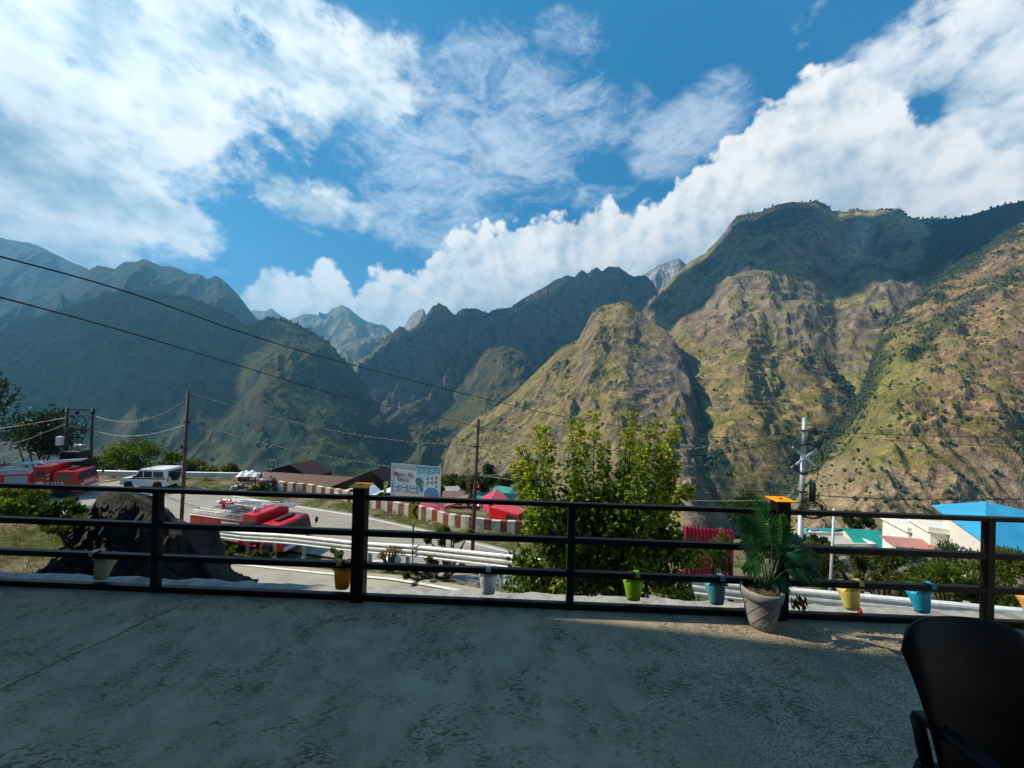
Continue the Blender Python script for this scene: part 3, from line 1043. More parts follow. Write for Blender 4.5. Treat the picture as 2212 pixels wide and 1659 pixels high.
cc = mixc(gnt, f, e1.outputs[0], e2.outputs[0])
gnt.links.new(cc, gbs.inputs['Base Color'])
gbs.inputs['Roughness'].default_value = .95
gbs.inputs['Specular IOR Level'].default_value = .1
b = nd(gnt, 'ShaderNodeBump'); b.inputs['Strength'].default_value = .8; b.inputs['Distance'].default_value = .12
gnt.links.new(n2.outputs[0], b.inputs['Height']); gnt.links.new(b.outputs[0], gbs.inputs['Normal'])
tag(gridmesh('ground', GX, GY, GZ, gm), kind='structure')

asph, ant, abs_ = newmat('sunbleached_asphalt')
a1 = noise_node(ant, .6, 6, .6, stretch=(1, 2.5, 1, -.4))
a2 = noise_node(ant, 30, 6, .7)
ac = ramp(ant, a1.outputs[0], [(.28, (.235, .215, .18)), (.5, (.30, .275, .23)), (.75, (.36, .33, .275))])
ac2 = mixc(ant, .5, ac.outputs[0], ramp(ant, a2.outputs[0], [(.3, .6), (.7, 1.3)]).outputs[0], 'MULTIPLY')
ant.links.new(ac2, abs_.inputs['Base Color'])
abs_.inputs['Roughness'].default_value = .85
b = nd(ant, 'ShaderNodeBump'); b.inputs['Strength'].default_value = .35; b.inputs['Distance'].default_value = .02
ant.links.new(a2.outputs[0], b.inputs['Height']); ant.links.new(b.outputs[0], abs_.inputs['Normal'])
wline = M('worn_white_paint', (.72, .68, .58), rough=.8, var=.12, scale=3, dirt=(.33, .30, .25), dirtamt=.7)


def smooth_path(pts, n=60):
    """Catmull-Rom through points"""
    pts = [Vector(p) for p in pts]
    pp = [pts[0] * 2 - pts[1]] + pts + [pts[-1] * 2 - pts[-2]]
    out = []
    k = len(pts) - 1
    for i in range(n + 1):
        f = i / n * k
        j = min(int(f), k - 1)
        t = f - j
        a, b, c, d = pp[j:j + 4]
        out.append(.5 * ((2 * b) + (c - a) * t + (2 * a - 5 * b + 4 * c - d) * t * t + (3 * b - a - 3 * c + d) * t ** 3))
    return out


def ribbon(name, left, right, mat, th=.03):
    n = len(left)
    b = MB()
    b.add([p for p in left] + [p for p in right] + [Vector((p.x, p.y, p.z - th)) for p in left] + [Vector((p.x, p.y, p.z - th)) for p in right],
          [(i, i + 1, n + i + 1, n + i) for i in range(n - 1)] + [(i, 2 * n + i, 2 * n + i + 1, i + 1) for i in range(n - 1)] + [(n + i, n + i + 1, 3 * n + i + 1, 3 * n + i) for i in range(n - 1)])
    return b.build(name, mat, fix=True)


# near road climbing past under the terrace
xs = np.linspace(-26, 34, 90)
zof = .015
L_ = [Vector((x, raily(x) - 1.05, rampz(x) + zof)) for x in xs]
R_ = [Vector((x, raily(x) - 7.2 + max(0, (x - 2) * .1), rampz(x) + zof)) for x in xs]
# lower road with the hairpin apron
of = smooth_path([(16, 13.2, ZL), (8, 17.6, ZL)] + [p for p in _outer] + [(-26, 33.4, ZL), (-33, 35.4, ZL), (-41, 35.8, ZL), (-50, 33, ZL), (-60, 27, ZL)], 110)
inn = smooth_path([(14, 10.6, ZL), (6.5, 14.0, ZL), (1.5, 17.0, ZL), (-2.5, 19.2, ZL), (-7, 20.6, ZL), (-11.5, 21.8, ZL), (-18.5, 23.6, ZL), (-24, 22.0, ZL), (-30, 18.5, ZL), (-40, 13, ZL), (-55, 10, ZL)], 110)
for q in of + inn:
    q.z = ZL + .03
tag(ribbon('lower_road', of, inn, asph), kind='structure')
tag(ribbon('near_road', L_, R_, asph), kind='structure')


def edge_line(name, path, off, w, dz):
    a, b_ = [], []
    for i, p in enumerate(path):
        t = (path[min(i + 1, len(path) - 1)] - path[max(i - 1, 0)])
        nrm = Vector((-t.y, t.x, 0)).normalized()
        a.append(p + nrm * off + Vector((0, 0, dz)))
        b_.append(p + nrm * (off + w) + Vector((0, 0, dz)))
    return tag(ribbon(name, a, b_, wline, .003), kind='structure')


edge_line('road_marking', L_, -.42, .14, .006)
edge_line('road_marking', of[14:], .25, .14, .006)

# ------------------------------------------------------------------ terrace
flo, fnt, fbs = newmat('rough_terrace_concrete')
tcn = nd(fnt, 'ShaderNodeTexCoord')
c1 = noise_node(fnt, .9, 6, .6, dist=.4)
c2 = noise_node(fnt, 5, 8, .66)
c3 = noise_node(fnt, 26, 7, .62, stretch=(1.0, 2.6, 1, -.5), dist=.3)
c4 = noise_node(fnt, 75, 4, .6)
mask = mrange(fnt, noise_node(fnt, 2.1, 5, .62, dist=.6).outputs[0], .42, .60)
sepf = nd(fnt, 'ShaderNodeSeparateXYZ')
fnt.links.new(tcn.outputs['Object'], sepf.inputs[0])
right = mrange(fnt, mth(fnt, 'MULTIPLY_ADD', c1.outputs[0], 1.6, sepf.outputs[0]), 1.0, 2.4)
pit = mth(fnt, 'MULTIPLY', mrange(fnt, mth(fnt, 'ADD', c3.outputs[0], mth(fnt, 'MULTIPLY_ADD', noise_node(fnt, 9, 3, .5).outputs[0], .5, -.25)), .545, .60), mask)
pit2 = mth(fnt, 'MULTIPLY', mrange(fnt, c4.outputs[0], .53, .60), mth(fnt, 'MAXIMUM', right, mth(fnt, 'MULTIPLY', mask, .5)))
pits = mth(fnt, 'MAXIMUM', pit, mth(fnt, 'MULTIPLY', pit2, .8))
# long crack across the slab, left
ca_, cb_ = G(-30, 1500, 0), G(360, 1322, 0)
dv = (cb_ - ca_).normalized()
nv = Vector((-dv.y, dv.x, 0))
dd = mth(fnt, 'ADD', mth(fnt, 'MULTIPLY', sepf.outputs[0], nv.x), mth(fnt, 'MULTIPLY', sepf.outputs[1], nv.y))
dd = mth(fnt, 'SUBTRACT', dd, ca_.dot(nv))
wob = mth(fnt, 'MULTIPLY_ADD', noise_node(fnt, 3.0, 8, .7).outputs[0], .20, -.10)
crk = mrange(fnt, mth(fnt, 'ABSOLUTE', mth(fnt, 'ADD', dd, wob)), .003, .013, 1.0, 0.0)
crk = mth(fnt, 'MULTIPLY', crk, mrange(fnt, sepf.outputs[0], -1.9, -2.4))
# fine map cracks
vor = nd(fnt, 'ShaderNodeTexVoronoi'); vor.feature = 'DISTANCE_TO_EDGE'; vor.inputs['Scale'].default_value = .8
vmp = nd(fnt, 'ShaderNodeVectorMath'); vmp.operation = 'ADD'
wv = nd(fnt, 'ShaderNodeVectorMath'); wv.operation = 'SCALE'; wv.inputs[3].default_value = .5
fnt.links.new(noise_node(fnt, 2.2, 6, .7).outputs[1], wv.inputs[0])
fnt.links.new(tcn.outputs['Object'], vmp.inputs[0]); fnt.links.new(wv.outputs[0], vmp.inputs[1])
fnt.links.new(vmp.outputs[0], vor.inputs['Vector'])
vc = mth(fnt, 'MULTIPLY', mrange(fnt, vor.outputs[0], .002, .008, 1, 0), mrange(fnt, c1.outputs[0], .48, .6))
dark = mth(fnt, 'MAXIMUM', pits, mth(fnt, 'MAXIMUM', crk, mth(fnt, 'MULTIPLY', vc, .7)))
fb = ramp(fnt, c1.outputs[0], [(.25, (.285, .235, .165)), (.5, (.375, .305, .21)), (.75, (.475, .385, .265))])
fb2 = mixc(fnt, .8, fb.outputs[0], ramp(fnt, c2.outputs[0], [(.25, .62), (.5, 1.0), (.78, 1.35)]).outputs[0], 'MULTIPLY')
spk = mrange(fnt, noise_node(fnt, 60, 2, .5).outputs[0], .70, .74)
fb3 = mixc(fnt, mth(fnt, 'MULTIPLY', spk, .5), fb2, (.55, .53, .5))
fb4 = mixc(fnt, mth(fnt, 'MULTIPLY', dark, .70), fb3, (.045, .042, .038))
fnt.links.new(fb4, fbs.inputs['Base Color'])
fbs.inputs['Roughness'].default_value = .82
fbs.inputs['Specular IOR Level'].default_value = .3
hgt = mth(fnt, 'SUBTRACT', mth(fnt, 'MULTIPLY_ADD', c2.outputs[0], .35, mth(fnt, 'MULTIPLY', c4.outputs[0], .18)), mth(fnt, 'MULTIPLY', dark, .45))
b = nd(fnt, 'ShaderNodeBump'); b.inputs['Strength'].default_value = .75; b.inputs['Distance'].default_value = .022
fnt.links.new(hgt, b.inputs['Height']); fnt.links.new(b.outputs[0], fbs.inputs['Normal'])


def RY(x):                                     # depth of the railing line
    return 3.07 - .027 * x


fx = np.linspace(-9, 9.5, 40)
yy = np.linspace(0, 1, 30)
FX, FT = np.meshgrid(fx, yy)
FY = -2.6 + (RY(FX) + .055 + 2.6) * FT
fo = gridmesh('terrace_floor', FX, FY, FX * 0 + fbm(FX * .8, FY * .8, 3, 8) * .004, flo, smooth=True)
tag(fo, kind='structure')
# ledge of raw concrete outside the railing, its lip broken off unevenly
led = M('raw_ledge_concrete', (.36, .36, .34), rough=.9, var=.25, scale=9, bump=.8, bscale=30, dirt=(.13, .12, .10), dirtamt=.7)
lx = np.linspace(-9, 9.5, 420)
ji = fbm(lx * 3.1, lx * 0, 5, 31) * .035
rows = []
for k, (dy, dz, amp) in enumerate(((.056, -.03, 0), (.10, -.022, .1), (.17, -.018, .3), (.23, -.022, .6), (.262, -.032, 1), (.27, -.08, 1), (.25, -.22, 1), (.2, -.4, .6))):
    rows.append((lx, RY(lx) + dy + ji * amp, dz + fbm(lx * 6, lx * 0 + k * 1.3, 4, 33 + k) * .010 + 0 * lx))
LX, LY, LZ = (np.stack([r[i] for r in rows]) for i in range(3))
tag(gridmesh('ledge', LX, LY, LZ, led, smooth=True), kind='structure')
wallm = M('plastered_wall', (.46, .44, .40), rough=.85, var=.12, scale=2, bump=.3, bscale=20, dirt=(.24, .22, .19), dirtamt=.5)
rw = MB().box((.25, 2.4, -2.9), (18.3, 1.5, 5.0)).build('retaining_wall', led)
tag(rw, 'rough concrete retaining wall carrying the terrace', 'wall')

# the hotel the terrace belongs to: wings left of and behind the viewer, it shades the terrace
glass = M('window_glass', (.03, .04, .05), rough=.08, var=.1, spec=.6)
frm = M('white_window_frame', (.7, .7, .68), rough=.5, var=.05)
hb = thing('hotel_building', 'cream plastered hotel with rows of white framed windows behind the terrace', 'building', (0, 0, 0))
w = MB()
w.prism([(-7.0, -7), (-7.0, 3.98), (-12.6, 3.98), (-12.6, 8.2), (-21, 8.2), (-21, -7)], -5.0, 9.6, 'Z')
w.build('wall', wallm, hb)
MB().box((0, -6.2, 2.4), (13.8, 6.6, 14.6)).build('wall', wallm, hb)
roofm = M('green_roof_sheet', (.05, .16, .10), rough=.5)
MB().prism([(-6.8, -7.3), (-6.9, 4.0), (-12.4, 4.0), (-12.4, 8.26), (-21.3, 8.26), (-21.3, -7.3)], 9.605, 9.75, 'Z').build('roof', roofm, hb)
for lvl in (0.9, 4.2, 7.2):
    for yv in (-1.2, 1.6):
        wf = MB().box((-6.96, yv, lvl + .7), (.12, 1.5, 1.5)).build('window', frm, hb)
        MB().box((-6.89, yv, lvl + .7), (.03, 1.3, 1.3)).build('pane', glass, wf)
    for xv in (-4.5, -1.4, 1.7, 4.8):
        wf = MB().box((xv, -2.86, lvl + .7), (1.5, .12, 1.5)).build('window', frm, hb)
        MB().box((xv, -2.79, lvl + .7), (1.3, .03, 1.3)).build('pane', glass, wf)

# ------------------------------------------------------------------ railing
blk = M('black_gloss_paint', (.006, .006, .007), rough=.42, var=.3, scale=14, spec=.16, bump=.15, bscale=60, dirt=(.030, .028, .025), dirtamt=.35)
org = M('orange_paint', (.85, .33, .012), rough=.6, spec=.08, var=.12, scale=12, dirt=(.35, .14, .02), dirtamt=.4)
rl = thing('railing', 'long black painted steel railing with four bars along the terrace edge', 'railing', (0, 3.07, 0))
rang = math.atan(-.027)


def rpt(x, z, dy=0.0):
    return Vector((x, -.027 * x + dy, z))


for z, h in ((.823, .034), (.540, .046), (.278, .046), (.026, .046)):
    b = MB().box((0, 0, z), (18.4, .046, h), rang)
    b.build('rail', blk, rl, bevel=.004)
for px, big in ((-105, 0), (348, 0), (785, 1), (1240, 0), (1690, 1), (2140, 0), (2600, 1)):
    X = (px - 1106) / FPX * 3.07
    X = (px - 1106 + (830 - 1190) * -.026 * .2) / FPX * RY(X)
    wd = .098 if big else .058
    top = .915 if big else .838
    p = MB().box(rpt(X, top / 2 - .012), (wd, wd if big else .052, top + .02), rang).build('post', blk, rl, bevel=.004)
    if big:
        cp = MB()
        cp.box(rpt(X, top + .004), (.150, .150, .008), rang)
        cp.build('cap_plate', org, p, bevel=.002)
        MB().ring(rpt(X, top + .0095), .010, .0035, 'Z', 14, 6).build('bolt_hole', blk, p)
# twist of wire round the second bar next to the left thick post
wr = MB()
Xw = (770 - 1106) / FPX * 3.08
pts = [rpt(Xw + .012 * math.sin(k * .5) + (.02 if 6 < k < 14 else 0), .54 + .055 * math.cos(k * .45), -.035 - .01 * math.cos(k * .7)) for k in range(19)]
wr.tube(pts, .0022, 5)
tag(wr.build('wire_tie', blk), 'thin black wire loop tied round the bar beside the left thick post', 'wire').location = (0, 3.07, 0)

# ------------------------------------------------------------------ hanging planters
def planter(px, colr, lab, tilt=0.0, yaw=0.0, sc=1.0, trans=.35, grp='planters hung along the railing'):
    X = (px - 1106) / FPX * 3.12
    Yr = RY(X)
    t = thing('hanging_planter', lab, 'planter', (X, Yr + .027, .302), yaw, grp)
    m_, nt_, bs_ = newmat('planter_plastic')
    nn = noise_node(nt_, 9, 5, .6)
    rr = ramp(nt_, nn.outputs[0], [(.3, tuple(c * .85 for c in colr)), (.7, tuple(min(1, c * 1.1) for c in colr))])
    nt_.links.new(rr.outputs[0], bs_.inputs['Base Color'])
    bs_.inputs['Roughness'].default_value = .42
    tr = nd(nt_, 'ShaderNodeBsdfTranslucent')
    nt_.links.new(rr.outputs[0], tr.inputs[0])
    mx = nd(nt_, 'ShaderNodeMixShader'); mx.inputs[0].default_value = trans
    nt_.links.new(bs_.outputs[0], mx.inputs[1]); nt_.links.new(tr.outputs[0], mx.inputs[2])
    nt_.links.new(mx.outputs[0], nt_.nodes['Material Output'].inputs['Surface'])
    # half bucket: flat back to the bar, lip flaring outwards, back plate rising in a point to the hook
    seg = 20
    levels = []
    for k in range(7):
        f = k / 6
        hw = .053 + .030 * f
        dp = .062 + .035 * f + .05 * f ** 4
        z = -.245 + .150 * f
        ring = []
        for q in range(seg):
            a = 2 * PI * q / seg
            cx, cy = math.cos(a), math.sin(a)
            ex = abs(cx) ** .8 * (1 if cx > 0 else -1)
            y = dp * .5 * (1 + abs(cy) ** .75 * (1 if cy > 0 else -1)) + .002
            lip = f ** 3 * .022 * max(0, cy)
            back = f ** 4 * .022 * max(0, -cy)
            ring.append(Vector((ex * hw * (1 - .10 * max(0, -cy)), y, z + lip + back)))
        levels.append(ring)
    b = MB()
    vs = [p for r_ in levels for p in r_]
    n_ = len(levels)
    fs = [(k * seg + q, k * seg + (q + 1) % seg, (k + 1) * seg + (q + 1) % seg, (k + 1) * seg + q) for k in range(n_ - 1) for q in range(seg)]
    fs.append(tuple(range(seg - 1, -1, -1)))
    b.add(vs, fs, smooth=True)
    # back plate, tapering up
    zt = -.095
    b.add([(-.082, .006, zt), (.082, .006, zt), (.060, .004, -.060), (.026, .003, -.030), (.020, .002, -.004), (-.020, .002, -.004), (-.026, .003, -.030), (-.060, .004, -.060)],
          [tuple(range(8))])
    o = b.build('pot', m_, t)
    sd = o.modifiers.new('thick', 'SOLIDIFY'); sd.thickness = .0022
    for v in o.data.vertices:
        v.co *= sc
    hk = MB()
    prof = [(.002, -.010), (.002, .004), (-.004, .009), (-.050, .009), (-.058, .003), (-.059, -.022)]
    vs = []
    for y, z in prof:
        vs += [(-.019, y, z), (.019, y, z)]
    hk.add(vs, [(2 * k, 2 * k + 1, 2 * k + 3, 2 * k + 2) for k in range(len(prof) - 1)])
    h = hk.build('hook', m_, t)
    sd = h.modifiers.new('thick', 'SOLIDIFY'); sd.thickness = .0025; sd.offset = 1
    t.rotation_euler = (0, tilt, yaw)
    return t


planter(207, (.50, .44, .30), 'faded beige planter hanging leftmost on the bar before the dark rock', tilt=.10, yaw=-.12, trans=.3)
planter(748, (.72, .45, .015), 'deep yellow planter hanging beside the left thick post', tilt=.03, trans=.5)
planter(1066, (.62, .68, .70), 'pale grey white planter hanging left of the leafy tree', tilt=-.02, yaw=.06, sc=.97)
planter(1378, (.30, .52, .015), 'lime green planter hanging in front of the leafy tree', tilt=.0, sc=.98, trans=.45)
planter(1552, (.10, .36, .46), 'dull teal blue planter hanging beside the potted palm', tilt=-.03)
planter(1832, (.74, .66, .24), 'pale yellow planter hanging right of the potted palm', tilt=-.06, yaw=.05, trans=.45)
planter(1976, (.02, .38, .62), 'bright sky blue planter hanging above the black chair', tilt=-.08, yaw=.05)
planter(2203, (.80, .45, .14), 'light orange planter hanging at the far right end', tilt=-.06, yaw=.05, trans=.4)
rc = MB()
rc.lathe([(.012, 0), (.014, .004), (.014, .018), (.009, .024), (.009, .034), (.006, .036)], (0, 0, 0), 14)
o = rc.build('bottle_cap', M('red_plastic', (.55, .01, .04), rough=.35))
q = P(1857, 1313, 3.12)
o.location = (q.x, q.y, -.012)
o.scale = (1.3, 1.3, 1.2)
tag(o, 'small red plastic bottle top on the ledge beside the pale yellow planter', 'bottle top')

# ------------------------------------------------------------------ potted palm
potm = M('grey_clay_plastic', (.24, .238, .222), rough=.7, var=.22, scale=7, bump=.2, bscale=24, stretch=(1, 1, 3), dirt=(.14, .13, .11), dirtamt=.5)
soil = M('dry_moss_soil', (.075, .06, .028), rough=1, var=.6, scale=40, bump=1, bscale=50)
pc = G(1655, 1362, 0)
pp = thing('potted_palm', 'potted artificial palm with dark green fronds in a tapered grey pot by the railing', 'potted plant', (pc.x, pc.y + .06, 0))
b = MB()
prof = [(.100, 0.0), (.108, .004), (.118, .06), (.136, .16), (.151, .24), (.155, .252), (.166, .256), (.172, .30), (.174, .325), (.168, .333), (.155, .331), (.150, .29), (.142, .265)]
prof = [(r * .83, z * .86) for r, z in prof]
b.lathe(prof, (0, 0, 0), 40, cap1=False)
pot = b.build('pot', potm, pp)
# slanting grooves pressed into the side
b = MB()
for k in range(9):
    a0 = k / 9 * 2 * PI
    pts = []
    for i in range(9):
        f = i / 8
        z = .03 + .205 * f
        r = (np.interp(z, [0, .06, .16, .24], [.108, .118, .136, .151])) * .83 + .0006
        z *= .86
        a = a0 + f * 1.25
        pts.append((r * math.cos(a), r * math.sin(a), z))
    b.tube(pts, .0028, 5)
b.build('groove', M('grey_clay_dark', (.15, .145, .13), rough=.8), pot)
b = MB()
vs, fs = [(0, 0, .26)], []
for i in range(4):
    for q in range(20):
        a = q / 20 * 2 * PI
        r = (i + 1) / 4 * .122
        vs.append((r * math.cos(a), r * math.sin(a), .26 + rnd.uniform(-.012, .016) - .012 * (i == 3)))
fs += [(0, 1 + q, 1 + (q + 1) % 20) for q in range(20)]
for i in range(3):
    fs += [(1 + i * 20 + q, 1 + (i + 1) * 20 + q, 1 + (i + 1) * 20 + (q + 1) % 20, 1 + i * 20 + (q + 1) % 20) for q in range(20)]
b.add(vs, fs)
b.build('soil', soil, pp)
palmL = leafmat('palm_leaf', .38, .38)
stemM = M('palm_stem', (.05, .10, .03), rough=.5, var=.3)


def bez(a, b, c, t):
    return a * (1 - t) ** 2 + b * 2 * t * (1 - t) + c * t * t


def frond(p0, p1, p2, t0, n, ll, wd, tint, sideY=1.0, fan=False):
    base = Vector((pp.location.x, pp.location.y, 0))
    p0, p1, p2 = (p - base for p in (p0, p1, p2))
    st = MB()
    st.tube([bez(p0, p1, p2, i / 14) for i in range(15)], .0045, 6, .0016)
    s = st.build('frond', stemM, pp)
    b = MB()
    n = int(n * 1.1)
    for i in range(n):
        f = i / (n - 1)
        t = t0 + (1 - t0) * f
        c = bez(p0, p1, p2, t)
        tg = (bez(p0, p1, p2, min(1, t + .02)) - bez(p0, p1, p2, t - .02)).normalized()
        side = tg.cross(Vector((0, -1, .35))).normalized()
        nrm = side.cross(tg).normalized()
        L = ll * 1.12 * (math.sin(PI * (.18 + .72 * f)) ** .7) * rnd.uniform(.9, 1.08)
        spread = (1.25 - .75 * f) if not fan else (1.45 - 1.2 * f)
        for sg in (-1, 1):
            d = (side * sg * math.sin(spread) + tg * math.cos(spread) + nrm * rnd.uniform(-.10, .22)).normalized()
            wv_ = d.cross(nrm).normalized()
            q = []
            for g_ in range(5):
                k = g_ / 4
                ww = wd * 1.3 * (math.sin(PI * (.12 + .86 * k))) * .5
                cc_ = c + d * L * k + Vector((0, 0, -1)) * L * .22 * k * k + nrm * .006 * math.sin(k * 3)
                q.append((cc_ - wv_ * ww - nrm * ww * .35, cc_, cc_ + wv_ * ww - nrm * ww * .35))
            tn = tuple(x * rnd.uniform(.75, 1.25) for x in tint)
            vs = [v for tri in q for v in tri]
            fs = []
            for g_ in range(4):
                o_ = g_ * 3
                fs += [(o_, o_ + 1, o_ + 4, o_ + 3), (o_ + 1, o_ + 2, o_ + 5, o_ + 4)]
            b.add(vs, fs, tn, smooth=True)
    b.build('leaflets', palmL, s, fix=False)


def pv_(cx, cy, Y):                            # measured on a close-up of the plant
    return P(1511.5 + cx * .24447, 1032.2 + cy * .24447, Y)


DK, MD, BR = (.015, .085, .030), (.020, .125, .040), (.035, .21, .04)
Y0 = pc.y + .06
root = lambda x: pv_(x, 965, Y0)
frond(root(590), pv_(720, 500, Y0 + .02), pv_(500, 225, Y0 - .02), .46, 15, .105, .017, MD)
frond(root(600), pv_(770, 640, Y0 + .08), pv_(722, 345, Y0 + .05), .50, 14, .098, .017, BR)
frond(root(575), pv_(600, 560, Y0 + .05), pv_(378, 372, Y0 + .08), .48, 15, .115, .017, DK)
frond(root(580), pv_(620, 640, Y0 - .06), pv_(388, 560, Y0 - .12), .46, 14, .110, .017, DK)
frond(root(560), pv_(600, 690, Y0 - .05), pv_(408, 800, Y0 - .16), .52, 14, .100, .016, BR, fan=True)
frond(root(620), pv_(730, 560, Y0 + .03), pv_(1045, 720, Y0 + .06), .46, 17, .115, .017, DK)
frond(root(630), pv_(760, 700, Y0 - .02), pv_(1035, 870, Y0 - .06), .44, 16, .095, .016, (.012, .055, .024))
frond(root(615), pv_(650, 560, Y0 - .10), pv_(870, 690, Y0 - .18), .46, 14, .105, .017, (.014, .09, .040))
frond(root(610), pv_(690, 800, Y0 - .06), pv_(745, 985, Y0 - .14), .40, 12, .075, .014, DK)
frond(root(600), pv_(700, 500, Y0 + .12), pv_(880, 560, Y0 + .16), .50, 13, .105, .017, DK)
frond(root(570), pv_(560, 640, Y0 + .12), pv_(470, 470, Y0 + .16), .55, 11, .095, .016, DK)
b = MB()
for k in range(16):
    x = rnd.uniform(520, 640)
    b.tube([root(x) - Vector((pc.x, Y0, 0)), pv_(x + rnd.uniform(-40, 90), rnd.uniform(700, 800), Y0 + rnd.uniform(-.05, .05)) - Vector((pc.x, Y0, 0))], .0035, 5, .002)
b.build('stem', stemM, pp)
dry = leafmat('dry_leaf', .25, .7)
b = MB()


def leaf_quad(b, c, d, up, L, w, tint, fold=.35):
    d = d.normalized()
    sd_ = d.cross(up)
    sd_ = sd_.normalized() if sd_.length > 1e-4 else d.orthogonal().normalized()
    nn_ = sd_.cross(d)
    b.add([c, c + d * L * .45 + sd_ * w * .5 + nn_ * w * fold, c + d * L - nn_ * L * .12, c + d * L * .45 - sd_ * w * .5 + nn_ * w * fold],
          [(0, 1, 2), (0, 2, 3)], tint)


for k in range(26):
    c = pv_(rnd.uniform(800, 930), rnd.uniform(1000, 1120), Y0 + rnd.uniform(-.05, .12)) - Vector((pc.x, Y0, 0))
    leaf_quad(b, c, Vector((rnd.uniform(-.2, .5), rnd.uniform(-.3, .3), -1)), Vector((rnd.uniform(-1, 1), -1, .2)), rnd.uniform(.04, .09), rnd.uniform(.012, .03), (.12 * rnd.uniform(.5, 1.3), .065 * rnd.uniform(.5, 1.2), .025))
b.build('dry_leaf', dry, pp, fix=False)

# ------------------------------------------------------------------ plastic chair
chm = M('black_plastic', (.004, .004, .005), rough=.45, var=.3, scale=12, spec=.14, bump=.1, bscale=120)
ch = thing('plastic_chair', 'black moulded plastic armchair with a rounded back turned to the camera', 'chair', (1.72, 1.25, 0))


def panel(b, fn, nu_, nv_, th):
    vs = []
    for j in range(nv_ + 1):
        for i in range(nu_ + 1):
            vs.append(fn(i / nu_, j / nv_))
    fs = [(j * (nu_ + 1) + i, j * (nu_ + 1) + i + 1, (j + 1) * (nu_ + 1) + i + 1, (j + 1) * (nu_ + 1) + i) for j in range(nv_) for i in range(nu_)]
    b.add(vs, fs, smooth=True)


def backf(u, v):
    s = u * 2 - 1
    hw = .232 + .014 * v
    top = .905 - .045 * max(0, abs(s) - .35) ** 2 / .42 - .055 * max(0, (abs(s) - .80) / .2) ** 2
    z = .42 + (top - .42) * v
    return Vector((s * hw, .10 + .17 * v * v * .55 + .05 * v - .055 * s * s, z))


b = MB(); panel(b, backf, 28, 18, .02)
o = b.build('backrest', chm, ch); sd = o.modifiers.new('thick', 'SOLIDIFY'); sd.thickness = .02; sd.offset = 0
bv = o.modifiers.new('bevel', 'BEVEL'); bv.width = .007; bv.segments = 2; bv.limit_method = 'ANGLE'; bv.angle_limit = 1.0


def seatf(u, v):
    s = u * 2 - 1
    return Vector((s * (.215 + .02 * v), .14 - .44 * v, .43 + .012 * v - .02 * math.sin(PI * v) + .012 * s * s - .05 * max(0, v - .9) / .1))


b = MB(); panel(b, seatf, 16, 16, .02)
o = b.build('seat', chm, ch); sd = o.modifiers.new('thick', 'SOLIDIFY'); sd.thickness = .018
for sx_ in (-1, 1):
    b = MB()
    pts = [(.178, .19, .575), (.196, .10, .60), (.208, 0, .612), (.214, -.12, .616), (.216, -.24, .614), (.214, -.30, .598), (.212, -.32, .55)]
    vs = []
    for x, y, z in pts:
        for dx, dz in ((-.028, -.006), (-.022, .008), (.022, .008), (.028, -.006), (.02, -.022), (-.02, -.022)):
            vs.append((sx_ * (x + dx), y, z + dz))
    n_ = len(pts)
    fs = [(k * 6 + q, k * 6 + (q + 1) % 6, (k + 1) * 6 + (q + 1) % 6, (k + 1) * 6 + q) for k in range(n_ - 1) for q in range(6)] + [(5, 4, 3, 2, 1, 0), tuple(range((n_ - 1) * 6, n_ * 6))]
    b.add(vs, fs)
    b.build('armrest', chm, ch, bevel=.004)
    b = MB().tube([(sx_ * .212, -.325, .57), (sx_ * .225, -.31, .42), (sx_ * .262, -.335, 0)], .026, 10, .02)
    b.build('leg', chm, ch)
    b = MB().tube([(sx_ * .205, .13, .43), (sx_ * .232, .24, 0)], .028, 10, .02)
    b.build('leg', chm, ch)
    b = MB().tube([(sx_ * .195, .175, .57), (sx_ * .20, .13, .42)], .02, 8)
    b.build('arm_support', chm, ch)
# ------------------------------------------------------------------ shared bits
def attrmat(name, rough=.6, dirt=(.25, .22, .18), amt=.4, scale=3, bump=0.0, metal=0.0):
    m, nt_, bs = newmat(name)
    at = nd(nt_, 'ShaderNodeAttribute'); at.attribute_name = 'Col'
    n = noise_node(nt_, scale, 7, .68)
    c = mixc(nt_, mrange(nt_, n.outputs[0], .48, .68, 0, amt), at.outputs['Color'], dirt)
    nt_.links.new(c, bs.inputs['Base Color'])
    bs.inputs['Roughness'].default_value = rough
    bs.inputs['Metallic'].default_value = metal
    if bump:
        b = nd(nt_, 'ShaderNodeBump'); b.inputs['Strength'].default_value = bump; b.inputs['Distance'].default_value = .03
        nt_.links.new(noise_node(nt_, scale * 6, 6, .65).outputs[0], b.inputs['Height'])
        nt_.links.new(b.outputs[0], bs.inputs['Normal'])
    return m


galv = M('galvanised_steel', (.72, .73, .72), rough=.5, metal=.1, var=.14, scale=5, dirt=(.36, .33, .28), dirtamt=.4)
galv_pole = M('grey_galvanised_pole', (.40, .43, .46), rough=.5, metal=.3, var=.2, scale=4, dirt=(.25, .24, .23), dirtamt=.4)
rust = M('rusty_pole', (.085, .048, .035), rough=.8, var=.4, scale=5, bump=.3, bscale=30, dirt=(.20, .13, .09), dirtamt=.5)
darkst = M('dark_steel', (.018, .018, .020), rough=.6, var=.4)
tyre = M('tyre_rubber', (.014, .014, .014), rough=.85, var=.3)
white = M('white_paint', (.74, .74, .72), rough=.4, var=.06, dirt=(.45, .42, .37), dirtamt=.35)
bw = attrmat('banded_post_paint', .5, (.3, .28, .24), .35, 8)


